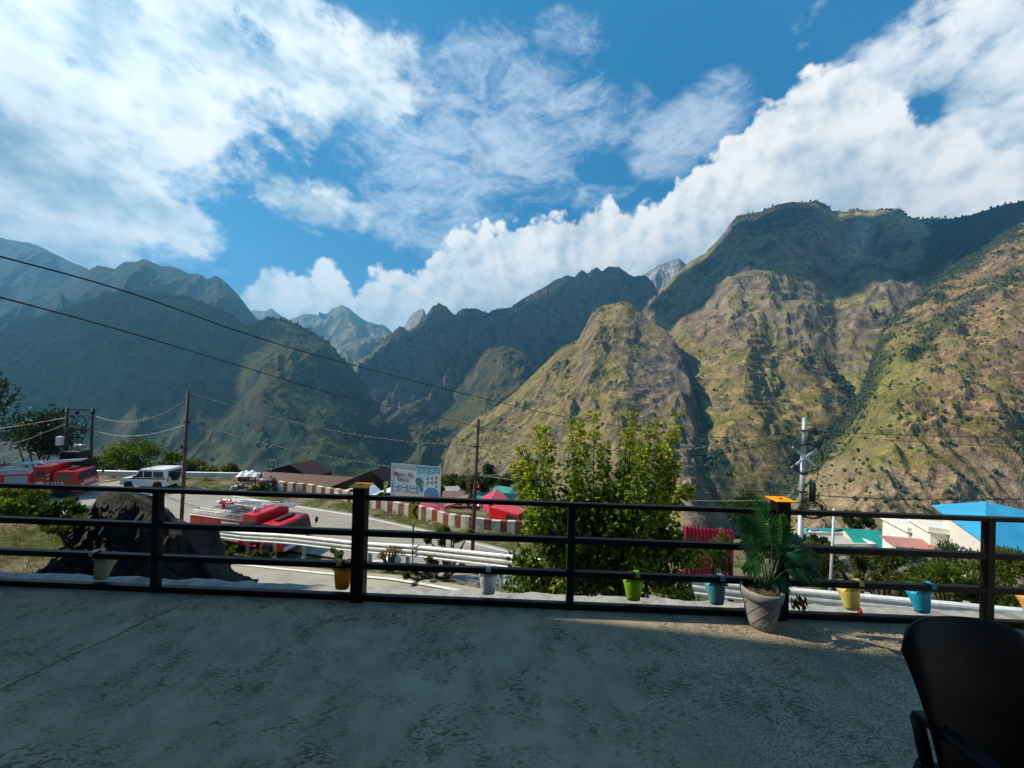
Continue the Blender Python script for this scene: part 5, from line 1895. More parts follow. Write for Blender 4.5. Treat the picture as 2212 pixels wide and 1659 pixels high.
def fire_truck(label, loc, rz, full=True):
    t = thing('fire_truck', label, 'fire truck', loc, rz, 'fire trucks parked at the bend')
    MB().box((-.05, 0, .72), (6.3, 1.0, .26)).build('chassis', darkst, t)
    for x in (2.35, -1.75):
        for s in (-1, 1):
            wheel(t, x, s * 1.02, .50, .34, s)
    # rear body
    bo_ = MB().prism([(-3.35, .72), (-2.45, .72), (-2.35, 1.12), (-1.15, 1.12), (-1.05, .72), (.55, .50), (.55, 2.20), (-3.35, 2.20)], -1.16, 1.16, 'Y').build('body', red, t, bevel=.03)
    for s in (-1, 1):
        for x0, x1, z0, z1, mt in ((-3.15, -2.45, 1.25, 2.05, red), (-2.25, -1.2, 1.25, 2.05, shut if not full else red), (-.95, .35, .70, 2.02, white if full else shut)):
            MB().box(((x0 + x1) / 2, s * 1.167, (z0 + z1) / 2), (x1 - x0, .02, z1 - z0)).build('locker', mt, bo_, bevel=.006)
        q = MB()
        for z in (2.30, 2.42):
            q.tube([(-3.3, s * 1.10, z), (.5, s * 1.10, z)], .014, 6)
        for k in range(7):
            q.tube([(-3.3 + k * .63, s * 1.10, 2.2), (-3.3 + k * .63, s * 1.10, 2.44)], .016, 5)
        q.build('deck_rail', alu, bo_)
        q = MB()
        for k in range(8):
            for z in range(2):
                pass
        q.tube([(-3.36, s * 1.16, 2.19), (.55, s * 1.16, 2.19)], .03, 6)
        q.build('trim', alu, bo_)
    MB().box((-1.4, 0, 2.215), (3.8, 2.1, .03)).build('deck', deck, bo_)
    # pump and crew compartment, taller
    cr = MB().prism([(.62, .50), (1.62, .50), (1.62, 2.66), (1.50, 2.74), (.74, 2.74), (.62, 2.66)], -1.18, 1.18, 'Y').build('crew_compartment', red, t, bevel=.05)
    for s in (-1, 1):
        MB().box((1.12, s * 1.19, 2.05), (.56, .02, .58)).build('window', wind, cr, bevel=.01)
        st = MB().box((1.05, s * 1.19, 1.15), (.42, .02, .52)).build('notice', white, cr)
        MB().box((1.05, s * 1.203, 1.15), (.24, .004, .26)).build('emblem', blue_ink, st)
        q = MB()
        for k in range(10):
            z0 = .55 + k * .17
            q.add([(1.46, s * 1.195, z0), (1.62, s * 1.195, z0 + .10), (1.62, s * 1.195, z0 + .185), (1.46, s * 1.195, z0 + .085)], [(0, 1, 2, 3)], (.02, .02, .02) if k % 2 else (.75, .75, .73))
        q.build('hazard_stripe', strip, cr)
    if full:
        q = MB()
        for s in (-.85, .85):
            q.tube([(1.42, s, 2.72), (1.42, s, 3.0)], .02, 6)
        q.tube([(1.42, -.85, 3.0), (1.42, .85, 3.0)], .02, 6); q.tube([(1.42, -.85, 3.0), (1.0, -.85, 2.74)], .016, 6)
        q.build('guard_bar', darkst, cr)
    # cab
    cb = MB().prism([(1.74, .55), (3.34, .55), (3.40, 1.15), (3.36, 1.40), (3.16, 2.12), (3.02, 2.22), (1.84, 2.22), (1.74, 2.14)], -1.13, 1.13, 'Y').build('cab', red, t, bevel=.05)
    q = MB().add([(3.375, -1.0, 1.44), (3.375, 1.0, 1.44), (3.185, .98, 2.06), (3.185, -.98, 2.06)], [(0, 1, 2, 3)])
    o = q.build('windshield', wind, cb)
    sd = o.modifiers.new('thick', 'SOLIDIFY'); sd.thickness = .03; sd.offset = 0
    MB().box((3.30, 0, 1.75), (.05, .05, .64), R=Matrix.Rotation(-.29, 3, 'Y')).build('windshield_bar', red, cb)
    for s in (-1, 1):
        MB().prism([(2.05, 1.40), (3.02, 1.40), (2.98, 1.62), (2.86, 2.02), (2.05, 2.02)], s * 1.128, s * 1.152, 'Y').build('window', wind, cb)
        dr = MB().box((2.52, s * 1.135, 1.0), (1.15, .02, .70)).build('door', red, cb, bevel=.01)
        MB().box((2.12, s * 1.155, 1.22), (.14, .03, .035)).build('handle', darkst, dr)
        q = MB()
        for k in range(4):
            x0 = 1.86 + k * .20
            q.add([(x0, s * 1.152, .95), (x0 + .09, s * 1.152, .95), (x0 - .11, s * 1.152, 1.38), (x0 - .20, s * 1.152, 1.38)], [(0, 1, 2, 3)], (.70, .69, .66))
        q.build('hazard_stripe', strip, cb)
        MB().lathe([(.11, 0), (.12, .03), (.09, .05)], (3.385, s * .80, .98), 14, 'X').build('headlight', lampm, cb)
        q = MB()
        q.tube([(3.22, s * 1.12, 2.0), (3.55, s * 1.32, 2.02), (3.55, s * 1.32, 1.35), (3.32, s * 1.14, 1.28)], .014, 6)
        q.box((3.55, s * 1.32, 1.74), (.05, .22, .36))
        q.build('mirror', darkst, cb)
        q = MB().prism([(1.85, .90), (1.95, .62), (2.85, .62), (2.95, .50), (3.36, .50), (3.36, .92)], s * 1.135, s * 1.17, 'Y')
        q.build('wheel_arch', red, cb)
    MB().box((3.44, 0, .62), (.16, 2.2, .26)).build('bumper', white, t, bevel=.03)
    q = MB()
    for k in range(5):
        q.box((3.395, 0, 1.02 + k * .06), (.03, 1.2, .03))
    q.build('grille', alu, cb)
    q = MB(); q.box((2.45, 0, 2.30), (.30, 1.25, .13)); q.box((2.45, 0, 2.25), (.2, .2, .08))
    q.build('light_bar', darkst, cb, bevel=.03)
    # what is carried on the deck
    q = MB()
    ladder(q, Vector((-3.5, .62, 2.50)), Vector((2.5, .62, 2.82)), (0, .42, 0), 24, .055)
    ladder(q, Vector((-2.7, .66, 2.64)), Vector((2.7, .66, 2.94)), (0, .34, 0), 24, .045)
    for x in (-2.6, .3):
        q.tube([(x, .6, 2.2), (x, .6, 2.82)], .03, 6); q.tube([(x, 1.04, 2.2), (x, 1.04, 2.82)], .03, 6)
    q.build('ladder', alu, t)
    q = MB()
    ladder(q, Vector((-3.2, -1.02, 2.50)), Vector((.4, -1.02, 2.50)), (0, .36, 0), 16, .028)
    q.build('ladder', alu, t)
    q = MB()
    q.tube([(-2.5, .25, 2.22), (-2.5, .25, 2.62)], .10, 10, .08); q.tube([(-2.5, .25, 2.62), (-1.75, .05, 2.78)], .085, 10, .05)
    q.tube([(-1.75, .05, 2.78), (-1.45, -.02, 2.84)], .07, 10, .075); q.box((-2.55, .25, 2.66), (.34, .22, .2))
    q.build('water_cannon', red, t)
    q = MB(); q.tube([(-2.6, .25, 2.5), (-2.75, .3, 2.95)], .02, 6); q.tube([(-1.9, .2, 2.6), (-1.95, .28, 2.95)], .03, 6, .05); q.tube([(-3.2, -.8, 2.2), (-3.15, -.8, 2.62), (-2.95, -.8, 2.25)], .015, 5)
    q.build('lever', darkst, t)
    if full:
        MB().lathe([(.30, 0), (.31, .03), (.28, .06), (.1, .075)], (-1.95, -.42, 2.235), 24).build('hatch_lid', M('yellow_lid', (.75, .42, .03), rough=.5), t)
        v_, f_ = [], []
        nx, ny = 18, 16
        for i in range(nx + 1):
            for j in range(ny + 1):
                a, c = i / nx, j / ny
                e = max(0, math.sin(PI * a)) ** .55 * max(0, math.sin(PI * c)) ** .55
                h = .72 * e * (.7 + .35 * math.sin(a * 5 + c * 3) + .18 * math.sin(c * 13 + a * 4)) + .01
                v_.append((-.95 + a * 1.5, -.95 + c * 1.45, 2.235 + max(0.0, h)))
        f_ = [(i * (ny + 1) + j, (i + 1) * (ny + 1) + j, (i + 1) * (ny + 1) + j + 1, i * (ny + 1) + j + 1) for i in range(nx) for j in range(ny)]
        MB().add(v_, f_, smooth=True).build('tarpaulin', tarp, t)
    q = MB(); q.lathe([(.10, -.10), (.12, .0), (.10, .10)], (.86, -.55, 2.86), 12, 'X'); q.tube([(.86, -.55, 2.7), (.86, -.55, 2.82)], .03, 6)
    q.build('spotlight', alu, t)
    t.scale = (.97, .95, .80) if full else (1, 1, .92)
    return t


f2 = G(603, 1213, ZL)
h2 = math.radians(-14)
ft2 = Vector((math.cos(h2), math.sin(h2), 0))
rn2 = Vector((math.sin(h2), -math.cos(h2), 0))
c2_ = Vector((f2.x, f2.y + .15, ZL + .03)) - ft2 * 3.3 - rn2 * 1.16
fire_truck('red fire truck with a yellow lid and tarpaulin on deck behind the guard rail', tuple(c2_), h2)
h1 = math.radians(19)
ft1 = Vector((math.cos(h1), math.sin(h1), 0))
rn1 = Vector((math.sin(h1), -math.cos(h1), 0))
nf = G(148, 1079, ZL)
c1_ = Vector((nf.x, nf.y + .6, ZL + .03)) - ft1 * 3.3 - rn1 * 1.16
fire_truck('red fire truck with a grey side shutter cut off by the left edge', tuple(c1_), h1, full=False)

# white jeep
jw = M('white_car_paint', (.78, .78, .77), rough=.3, var=.04, spec=.5, dirt=(.5, .47, .42), dirtamt=.25)
jy = G(300, 1061, ZL).y
t = thing('jeep', 'boxy white jeep with a spare wheel on its rear door at the far bend', 'jeep', (P(308, 1050, jy).x, jy + .9, ZL + .03), PI - .02)
jb = MB().prism([(-1.95, .42), (-1.62, .36), (-1.52, .78), (-.85, .78), (-.75, .36), (.95, .36), (1.02, .74), (1.70, .74), (1.78, .42), (2.02, .45), (2.06, .62), (2.02, .92), (1.85, 1.02), (.86, 1.10), (.42, 1.74), (.30, 1.82), (-1.86, 1.86), (-1.97, 1.72), (-2.0, 1.0)], -.82, .82, 'Y').build('body', jw, t, bevel=.035)
for s in (-1, 1):
    for x0, x1, x2, x3 in ((.08, .72, .34, .08), (-.72, -.02, -.02, -.72), (-1.72, -.84, -.84, -1.68)):
        MB().prism([(x0, 1.14), (x1, 1.14), (x2, 1.66), (x3, 1.66)], s * .815, s * .832, 'Y').build('window', wind, jb)
    for x in (1.36, -1.18):
        wheel(t, x, s * .72, .36, .22, s)
    MB().box((-.35, s * .828, 1.03), (3.1, .014, .09)).build('side_stripe', darkst, jb)
    MB().box((-1.99, s * .70, .98), (.03, .12, .36)).build('tail_light', M('red_lamp', (.35, .02, .02), rough=.2), jb)
    MB().box((.70, s * .94, 1.20), (.12, .16, .14)).build('mirror', darkst, jb)
    MB().lathe([(.09, 0), (.085, .03)], (2.035, s * .58, .80), 14, 'X').build('headlight', lampm, jb)
q = MB().add([(.83, -.72, 1.15), (.83, .72, 1.15), (.44, .70, 1.70), (.44, -.70, 1.70)], [(0, 1, 2, 3)])
o = q.build('windshield', wind, jb); sd = o.modifiers.new('thick', 'SOLIDIFY'); sd.thickness = .03; sd.offset = 0
MB().box((-1.995, 0, 1.42), (.02, 1.3, .52)).build('rear_window', wind, jb)
sp = MB().lathe([(.2, -.11), (.34, -.11), (.36, -.05), (.36, .06), (.33, .11), (.05, .11)], (-2.13, .1, 1.12), 24, 'X').build('spare_wheel', tyre, t)
q = MB()
for s in (-.6, .6):
    q.tube([(.35, s, 1.93), (-.45, s, 1.95)], .018, 6)
for x in (.3, -.05, -.4):
    q.tube([(x, -.6, 1.94), (x, .6, 1.94)], .018, 6); q.tube([(x, -.6, 1.82), (x, -.6, 1.95)], .015, 5); q.tube([(x, .6, 1.82), (x, .6, 1.95)], .015, 5)
q.build('roof_rack', darkst, t)
MB().box((2.06, 0, .55), (.12, 1.6, .16)).build('bumper', darkst, t, bevel=.02)

# two white cars whose roofs show over the wall
for x, d, lab in ((776, 32.2, 'white car behind the wall left of the orange capped post'), (840, 31.6, 'white car behind the wall at the foot of the billboard')):
    pq = P(x, 1072, d)
    t = thing('car', lab, 'car', (pq.x, d, -8.33), PI - .33)
    cb = MB().prism([(-1.9, .35), (1.9, .35), (1.95, .62), (1.75, .82), (.85, .92), (.25, 1.38), (-.95, 1.42), (-1.6, 1.0), (-1.92, .92)], -.8, .8, 'Y').build('body', jw, t, bevel=.06)
    for s in (-1, 1):
        MB().prism([(-1.30, .98), (.66, .98), (.20, 1.30), (-.90, 1.34)], s * .80, s * .812, 'Y').build('window', wind, cb)
        for wx_ in (1.2, -1.2):
            wheel(t, wx_, s * .7, .30, .2, s)
    q = MB().add([(.80, -.66, .97), (.80, .66, .97), (.30, .62, 1.35), (.30, -.62, 1.35)], [(0, 1, 2, 3)])
    o = q.build('windshield', wind, cb); sd = o.modifiers.new('thick', 'SOLIDIFY'); sd.thickness = .03; sd.offset = 0

# small red van by the pink hut
pq = P(1108, 1118, 27.4)
t = thing('van', 'small bright red van with open dark windows by the pink hut', 'van', (pq.x, 27.4, -8.75), math.radians(-35))
vb = MB().prism([(-1.6, .35), (1.3, .35), (1.42, .9), (1.25, 1.0), (.9, 1.75), (-1.6, 1.8)], -.75, .75, 'Y').build('body', red, t, bevel=.05)
for s in (-1, 1):
    MB().prism([(-.1, 1.02), (1.0, 1.02), (.80, 1.6), (-.1, 1.6)], s * .75, s * .765, 'Y').build('window', wind, vb)
    for wx_ in (.9, -1.0):
        wheel(t, wx_, s * .68, .30, .18, s)
q = MB().add([(1.275, -.62, 1.05), (1.275, .62, 1.05), (.96, .6, 1.68), (.96, -.6, 1.68)], [(0, 1, 2, 3)])
o = q.build('windshield', wind, vb); sd = o.modifiers.new('thick', 'SOLIDIFY'); sd.thickness = .03; sd.offset = 0
MB().box((1.40, 0, .60), (.08, 1.3, .14)).build('bumper', white, vb)

# roadside clutter beyond the bend
pq = G(545, 1057, ZL)
t = thing('hand_cart', 'wooden hand cart parked at the left end of the painted wall', 'cart', (pq.x, pq.y, ZL + .05), .15)
woodm = M('weathered_wood', (.22, .13, .075), rough=.8, var=.4, scale=5)
MB().box((-.55, 0, .62), (1.35, .9, .10)).build('platform', woodm, t)
MB().box((-.75, .15, .86), (.85, .06, .50)).build('backboard', woodm, t)
for x in (-1.1, .0):
    for s in (-1, 1):
        MB().ring((x, s * .42, .27), .25, .035, 'Y', 20, 6).build('wheel', tyre, t)
for s in (-1, 1):
    MB().tube([(.1, s * .3, .62), (.75, s * .3, .85)], .03, 6).build('handle', woodm, t)
t = thing('tar_boiler', 'dark round metal drum on stand beside the hand cart', 'drum', (pq.x + 1.25, pq.y + .1, ZL + .05), .1)
MB().lathe([(.02, -.55), (.36, -.55), (.38, -.5), (.38, .5), (.36, .55), (.02, .55)], (0, 0, .62), 20, 'X').build('drum', M('sooty_drum', (.10, .095, .085), rough=.5, var=.5, metal=.3), t)
for x in (-.35, .35):
    MB().box((x, 0, .2), (.08, .5, .42)).build('stand', darkst, t)
MB().tube([(-.5, 0, .9), (-.55, 0, 1.45)], .06, 8).build('chimney', darkst, t)
b = MB()
vs, fs = [], []
n1_, n2_ = 14, 10
for i in range(n1_ + 1):
    for j in range(n2_ + 1):
        a, c = i / n1_ - .5, j / n2_ - .5
        h = (.30 + .10 * math.sin(a * 17) + .08 * math.sin(c * 11 + a * 9)) * max(0, 1 - (2 * a) ** 4) * max(0, 1 - (2 * c) ** 4)
        vs.append((a * 1.9, c * 1.2, max(0.0, h)))
fs = [(i * (n2_ + 1) + j, (i + 1) * (n2_ + 1) + j, (i + 1) * (n2_ + 1) + j + 1, i * (n2_ + 1) + j + 1) for i in range(n1_) for j in range(n2_)]
t = thing('tarpaulin_bundle', 'crumpled white sheet bundle lying on dark rack above the cart', 'tarpaulin', (P(539, 1030, 34.5).x, 34.5, ZL), .1)
b.add(vs, fs, smooth=True)
o = b.build('sheet', white, t); o.location = (0, 0, 1.15)
q = MB()
for x in (-.7, .7):
    for y in (-.4, .4):
        q.box((x, y, .57), (.07, .07, 1.16))
q.box((0, 0, 1.12), (1.7, 1.0, .06))
q.build('rack', darkst, t)
pq = P(829, 1068, 30.6)
t = thing('flag', 'small pale green flag on thin pole left of the billboard', 'flag', (pq.x, 30.6, -9.0), .2)
MB().tube([(0, 0, 0), (0, 0, 2.9)], .022, 6).build('pole', woodm, t)
b = MB()
vs = [(.02 + .30 * u * (1 - .5 * v) + .02 * math.sin(v * 7), .05 * math.sin(u * 4 + v * 5), 2.9 - .95 * v) for v in np.linspace(0, 1, 9) for u in np.linspace(0, 1, 5)]
b.add(vs, [(r * 5 + c, r * 5 + c + 1, (r + 1) * 5 + c + 1, (r + 1) * 5 + c) for r in range(8) for c in range(4)], smooth=True)
b.build('cloth', M('pale_green_cloth', (.36, .55, .18), rough=.8), t)

# ------------------------------------------------------------------ buildings
brn = M('brown_roof_sheet', (.115, .050, .033), rough=.6, var=.16, scale=1.2, stretch=(6, .6, 1), dirt=(.09, .045, .03), dirtamt=.5)
brw = M('dark_brown_boards', (.035, .020, .015), rough=.75, var=.25, scale=2)


def roofsheet(c, axis='X', sc=3.2):
    m_ = M('roof_sheet', c, rough=.5, var=.14, scale=1.1, dirt=tuple(k * .55 + .03 for k in c), dirtamt=.55)
    nt_ = m_.node_tree
    bs_ = nt_.nodes['Principled BSDF']
    tc_ = nd(nt_, 'ShaderNodeTexCoord')
    wv_ = nd(nt_, 'ShaderNodeTexWave'); wv_.wave_type = 'BANDS'; wv_.bands_direction = axis; wv_.inputs['Scale'].default_value = sc
    nt_.links.new(tc_.outputs['Object'], wv_.inputs[0])
    bp_ = nd(nt_, 'ShaderNodeBump'); bp_.inputs['Strength'].default_value = .7; bp_.inputs['Distance'].default_value = .04
    nt_.links.new(wv_.outputs['Fac'], bp_.inputs['Height']); nt_.links.new(bp_.outputs[0], bs_.inputs['Normal'])
    return m_


def shed_gable(label, apex, lf, rf, depth, back, zlow):
    a, l, r = P(*apex), P(*lf), P(*rf)
    t = thing('shed', label, 'shed', (a.x, a.y, zlow))
    o_ = Vector((a.x, a.y, zlow))
    bk = Vector(back).normalized() * depth
    up = Vector((0, 0, .02))
    a, l, r = a - o_, l - o_, r - o_
    f = [Vector((l.x, l.y, 0)), Vector((r.x, r.y, 0)), r, a, l]
    n = len(f)
    fin = [p * 1.0 for p in f]
    fin[2] = r.lerp(a, .04) - up * 4; fin[3] = a - up * 5; fin[4] = l.lerp(a, .04) - up * 4
    MB().add(fin + [p + bk for p in fin], [tuple(range(n)), tuple(range(2 * n - 1, n - 1, -1))] + [(k, n + k, n + (k + 1) % n, (k + 1) % n) for k in range(n)]).build('wall', brw, t)
    ov = -bk.normalized() * .25
    q = MB()
    q.slab(l + ov, a + ov, a + bk, l + bk, .06)
    q.slab(a + ov, r + ov, r + bk, a + bk, .06)
    q.build('roof', brn, t)
    return t


shed_gable('dark brown gable ended shed left of the billboard', (806, 1015.5, 34.0), (690, 1062, 33.4), (872, 1068, 34.8), 3.2, (.45, 1, 0), -10.5)
shed_gable('dark brown shed with a low gable farthest from the painted wall', (629, 1003, 43), (548, 1024, 42.4), (676, 1030, 43.5), 3, (.3, 1, 0), -11.5)
r0, r1 = P(569, 1018.5, 40), P(800, 1032.5, 38.6)
dirn = (r1 - r0).normalized()
nv_ = Vector((dirn.y, -dirn.x, 0)).normalized()
t = thing('shed', 'long low shed with a sunlit reddish brown roof behind the painted wall', 'shed', (r0.x, r0.y, -11))
o_ = Vector((r0.x, r0.y, -11))
e0, e1 = r0 + nv_ * 3.9 - dirn * .5 - Vector((0, 0, 1.25)), r1 + nv_ * 3.3 - Vector((0, 0, 1.25))
b0, b1 = r0 - nv_ * 3.4 - Vector((0, 0, 1.25)), r1 - nv_ * 3.4 - Vector((0, 0, 1.25))
q = MB(); q.slab(e0 - o_, e1 - o_, r1 - o_, r0 - o_, .06); q.slab(r0 - o_, r1 - o_, b1 - o_, b0 - o_, .06)
q.build('roof', brn, t)
q = MB()
ii = [p - o_ for p in (e0.lerp(b0, .06), e1.lerp(b1, .06), b1.lerp(e1, .06), b0.lerp(e0, .06))]
lowv = [Vector((p.x, p.y, 0)) for p in ii]; topv = [Vector((p.x, p.y, p.z - .1)) for p in ii]
q.add(lowv + topv, [(0, 1, 5, 4), (1, 2, 6, 5), (2, 3, 7, 6), (3, 0, 4, 7)])
q.build('wall', brw, t)


def house(name, label, x, y, d, w, dp, h, rz, wallc, roofc, kind='gable', rh=.8, over=.3, wins=2, cat='house', zoff=0.0, group=None):
    """x, y, d: photo point and depth of the middle of the eaves line"""
    p = P(x, y, d)
    t = thing(name, label, cat, (p.x, p.y, p.z - h), rz, group)
    wm = wallc if not isinstance(wallc, tuple) else M('house_plaster', wallc, rough=.85, var=.08, scale=1, dirt=tuple(c * .6 for c in wallc), dirtamt=.4)
    rm = roofc if not isinstance(roofc, tuple) else roofsheet(roofc)
    wo_ = MB().box((0, 0, (h - 3) / 2), (w, dp, h + 3)).build('wall', wm, t)
    q = MB()
    W2, D2 = w / 2 + over, dp / 2 + over
    if kind == 'gable':                        # ridge along local x
        q.slab((-W2, -D2, h + .02), (W2, -D2, h + .02), (W2, 0, h + rh), (-W2, 0, h + rh), .05)
        q.slab((-W2, 0, h + rh), (W2, 0, h + rh), (W2, D2, h + .02), (-W2, D2, h + .02), .05)
        q.build('roof', rm, t)
        MB().prism([(-dp / 2, h), (dp / 2, h), (0, h + rh * dp / 2 / D2 - .06)], -w / 2, w / 2, 'X').build('gable', wm, t)
    elif kind == 'shed':
        q.slab((-W2, -D2, h + .05), (W2, -D2, h + .05), (W2, D2, h + .05 + rh), (-W2, D2, h + .05 + rh), .06)
        q.build('roof', rm, t)
    elif kind == 'hip':
        rl_ = max(.05, W2 - D2)
        q.add([(-W2, -D2, h + .02), (W2, -D2, h + .02), (W2, D2, h + .02), (-W2, D2, h + .02), (-rl_, 0, h + rh), (rl_, 0, h + rh)],
              [(0, 1, 5, 4), (1, 2, 5), (2, 3, 4, 5), (3, 0, 4), (3, 2, 1, 0)])
        q.build('roof', rm, t)
    else:
        q.box((0, 0, h + .06), (w + .5, dp + .5, .14)); q.build('roof', wm if roofc is None else rm, t)
        q = MB()
        for sx_, sy_, lx_, ly_ in ((0, -1, w + .4, .12), (0, 1, w + .4, .12), (-1, 0, .12, dp + .15), (1, 0, .12, dp + .15)):
            q.box((sx_ * (w / 2 + .14), sy_ * (dp / 2 + .14), h + .30), (lx_, ly_, .34))
        q.build('parapet', wm, t)
    for k in range(wins):
        xx = -w / 2 + w * (k + .5) / wins
        f = MB().box((xx, -dp / 2 - .01, h - .95), (.9, .06, 1.0)).build('window', frm, t)
        MB().box((xx, -dp / 2 - .045, h - .95), (.76, .02, .86)).build('pane', glass, f)
    return t


PINK, TEAL, WHT, BLU = (.62, .055, .11), (.0, .33, .29), (.70, .68, .63), (.035, .36, .62)
# pink hut with a pyramid roof
pk = roofsheet((.58, .06, .11), 'X', 4)
pa = P(1073.5, 1055.4, 32)
t = thing('hut', 'pink hut with a steep pyramid roof right of the rusty pole', 'hut', (pa.x, pa.y, -11), .35)
q = MB(); hz_ = pa.z + 11
q.add([(-1.05, -1.05, hz_ - .95), (1.05, -1.05, hz_ - .95), (1.05, 1.05, hz_ - .95), (-1.05, 1.05, hz_ - .95), (0, 0, hz_)], [(0, 1, 4), (1, 2, 4), (2, 3, 4), (3, 0, 4), (3, 2, 1, 0)])
q.build('roof', pk, t)
MB().box((0, 0, (hz_ - 1.0) / 2), (1.8, 1.8, hz_ - 1.0)).build('wall', pk, t)
MB().box((.35, -.91, hz_ - 2.0), (.8, .04, 1.9)).build('door', darkst, t)
# market stall with slanting brown awning and yellow posts
pa = P(990, 1078, 31.5)
t = thing('market_stall', 'red market stall with a slanting brown awning right of the billboard', 'stall', (pa.x, pa.y, -9.3), .1)
q = MB(); q.slab((-1.0, -.9, 1.25), (.7, -.9, 1.75), (.8, .9, 1.85), (-.9, .9, 1.40), .06); q.build('awning', woodm, t)
q = MB(); q.box((-.15, -.93, 1.58), (1.8, .04, .10), R=Matrix.Rotation(-.28, 3, 'Y')); q.build('valance', red, t)
yel = M('yellow_post_paint', (.62, .36, .06), rough=.6)
for x, mt in ((-1.25, yel), (.75, red), (1.2, red)):
    MB().box((x, -.95, .75), (.09, .09, 2.1)).build('post', mt, t)
MB().box((.5, .2, .55), (2.6, .1, 1.0)).build('back_panel', pk, t)
MB().box((-.2, -.5, .35), (1.6, .7, .06)).build('table', darkst, t)
pa = P(932, 1096, 30)
t = thing('awning', 'low pink sheet awning under the billboard behind the wall', 'awning', (pa.x, pa.y, -9.2), -.15)
q = MB(); q.slab((-1.1, -.8, pa.z + 9.0), (1.0, -.8, pa.z + 8.85), (1.0, .8, pa.z + 9.15), (-1.1, .8, pa.z + 9.3), .05); q.build('roof', pk, t)
for x in (-1, .9):
    MB().box((x, -.6, (pa.z + 8.9) / 2), (.07, .07, pa.z + 8.9)).build('post', darkst, t)

house('house', 'small house with a teal roof behind the rusty pole and the pink hut', 1045, 1080, 38, 1.1, 1.6, 2.0, .2, WHT, TEAL, 'shed', .4, wins=1)
house('house', 'small house with a green roof at the left edge of the leafy tree', 1098, 1078, 40, 1.6, 2.2, 2.2, -.2, WHT, (.04, .32, .18), 'gable', .6, wins=1)
house('house', 'small white walled house with a pink roof behind the market stall', 980, 1068, 42, 1.8, 2.2, 1.7, .1, (.4, .33, .28), (.20, .10, .08), 'gable', .3, wins=1)
# right hand village
house('house', 'low house with a broad teal sheet roof below the white building', 1888, 1170, 45, 6.2, 4.6, 2.6, -.12, (.62, .56, .36), TEAL, 'gable', 1.35, wins=2)
house('house', 'small distant house with a teal gable roof behind the thin pipe pole', 1789, 1152, 62, 2.9, 3.0, 2.4, .2, WHT, TEAL, 'gable', .8, wins=1)
house('house', 'long low white house with a dull red roof beside the grey pole', 1768, 1164, 50, 3.2, 2.6, 2.2, .25, WHT, (.36, .07, .05), 'gable', .7, wins=1)
house('house', 'flat roofed whitewashed house below the dull red roof', 1800, 1170, 44, 6.5, 3.0, 1.9, .05, WHT, (.5, .48, .44), 'flat', wins=3)
house('house', 'distant house with a blue grey sheet roof beyond the green tank', 1768, 1148, 70, 3.6, 2.6, 2.2, .1, WHT, (.16, .25, .40), 'gable', .6, wins=1)
pa = P(1741, 1153, 52)
t = thing('water_tank', 'round green water tank beside the grey galvanised pole', 'water tank', (pa.x, pa.y, pa.z), 0)
MB().lathe([(.28, 0), (.29, .05), (.27, .2), (.29, .25), (.27, .4), (.29, .45), (.26, .62), (.12, .70), (.12, .74)], (0, 0, 0), 18).build('tank', M('green_plastic', (.02, .42, .24), rough=.4), t)
MB().box((0, 0, -.9), (.62, .62, 1.8)).build('stand', wallm, t)
house('white_building', 'flat roofed white concrete building left of the blue roof', 1972, 1138, 39, 2.9, 4.0, 3.6, -.30, WHT, None, 'flat', wins=2, cat='building')
house('white_building', 'taller white concrete block touching the blue roof', 2042, 1142, 35.5, 3.6, 3.6, 3.6, -.42, WHT, None, 'flat', wins=1, cat='building')
house('house', 'low house with a salmon pink roof under the white building', 1964, 1176, 35, 2.8, 1.5, 1.6, -.2, WHT, (.50, .22, .18), 'shed', .22, wins=1)
# blue roof
A_, B_, C_, E_, F_ = P(2013, 1091, 36), P(2129, 1083, 34), P(2330, 1128, 32), P(2128, 1173, 28.5), P(2330, 1240, 27)
t = thing('house', 'white walled house under a broad bright blue sheet roof', 'house', (E_.x, E_.y, -14))
o_ = Vector((E_.x, E_.y, -14))
blu = roofsheet(BLU, 'X', 2.2)
q = MB()
q.slab(E_ - o_, F_ - o_, B_ - o_, A_ - o_, .07); q.slab(F_ - o_, C_ - o_, B_ - o_, F_.lerp(B_, .5) - o_ + Vector((0, 0, .0)), .07)
q.build('roof', blu, t)
q = MB()
k_ = [p - o_ for p in (E_.lerp(B_, .10), F_.lerp(B_, .10), C_.lerp(E_, .10), A_.lerp(F_, .10))]
q.add([Vector((p.x, p.y, 0)) for p in k_] + [p - Vector((0, 0, .35)) for p in k_], [(0, 1, 5, 4), (1, 2, 6, 5), (2, 3, 7, 6), (3, 0, 4, 7)])
q.build('wall', M('house_plaster', (.66, .62, .56), rough=.85, var=.1), t)
# red corrugated fence
pa, pb_ = P(1476, 1137, 20), P(1586, 1141, 19.6)
t = thing('sheet_fence', 'crimson corrugated sheet fence right of the leafy tree', 'fence', (pa.x, pa.y, -8.1), math.atan2(pb_.y - pa.y, pb_.x - pa.x))
wF, hF = (pb_ - pa).length, pa.z + 8.1
n = 176
vs = []
for i in range(n + 1):
    x = wF * i / n
    ph = (x / .185) % 1
    yv = .028 if ph < .45 else (-.028 if .55 < ph < .95 else 0)
    vs += [(x, yv, 0), (x, yv, hF)]
o = MB().add(vs, [(2 * i, 2 * i + 2, 2 * i + 3, 2 * i + 1) for i in range(n)]).build('sheet', M('crimson_sheet', (.52, .02, .07), rough=.4, var=.12, scale=2, dirt=(.6, .25, .3), dirtamt=.3), t)
sd = o.modifiers.new('thick', 'SOLIDIFY'); sd.thickness = .004
for x in (.1, wF / 2, wF - .1):
    MB().box((x, .09, hF / 2), (.06, .06, hF - .1)).build('post', darkst, t)
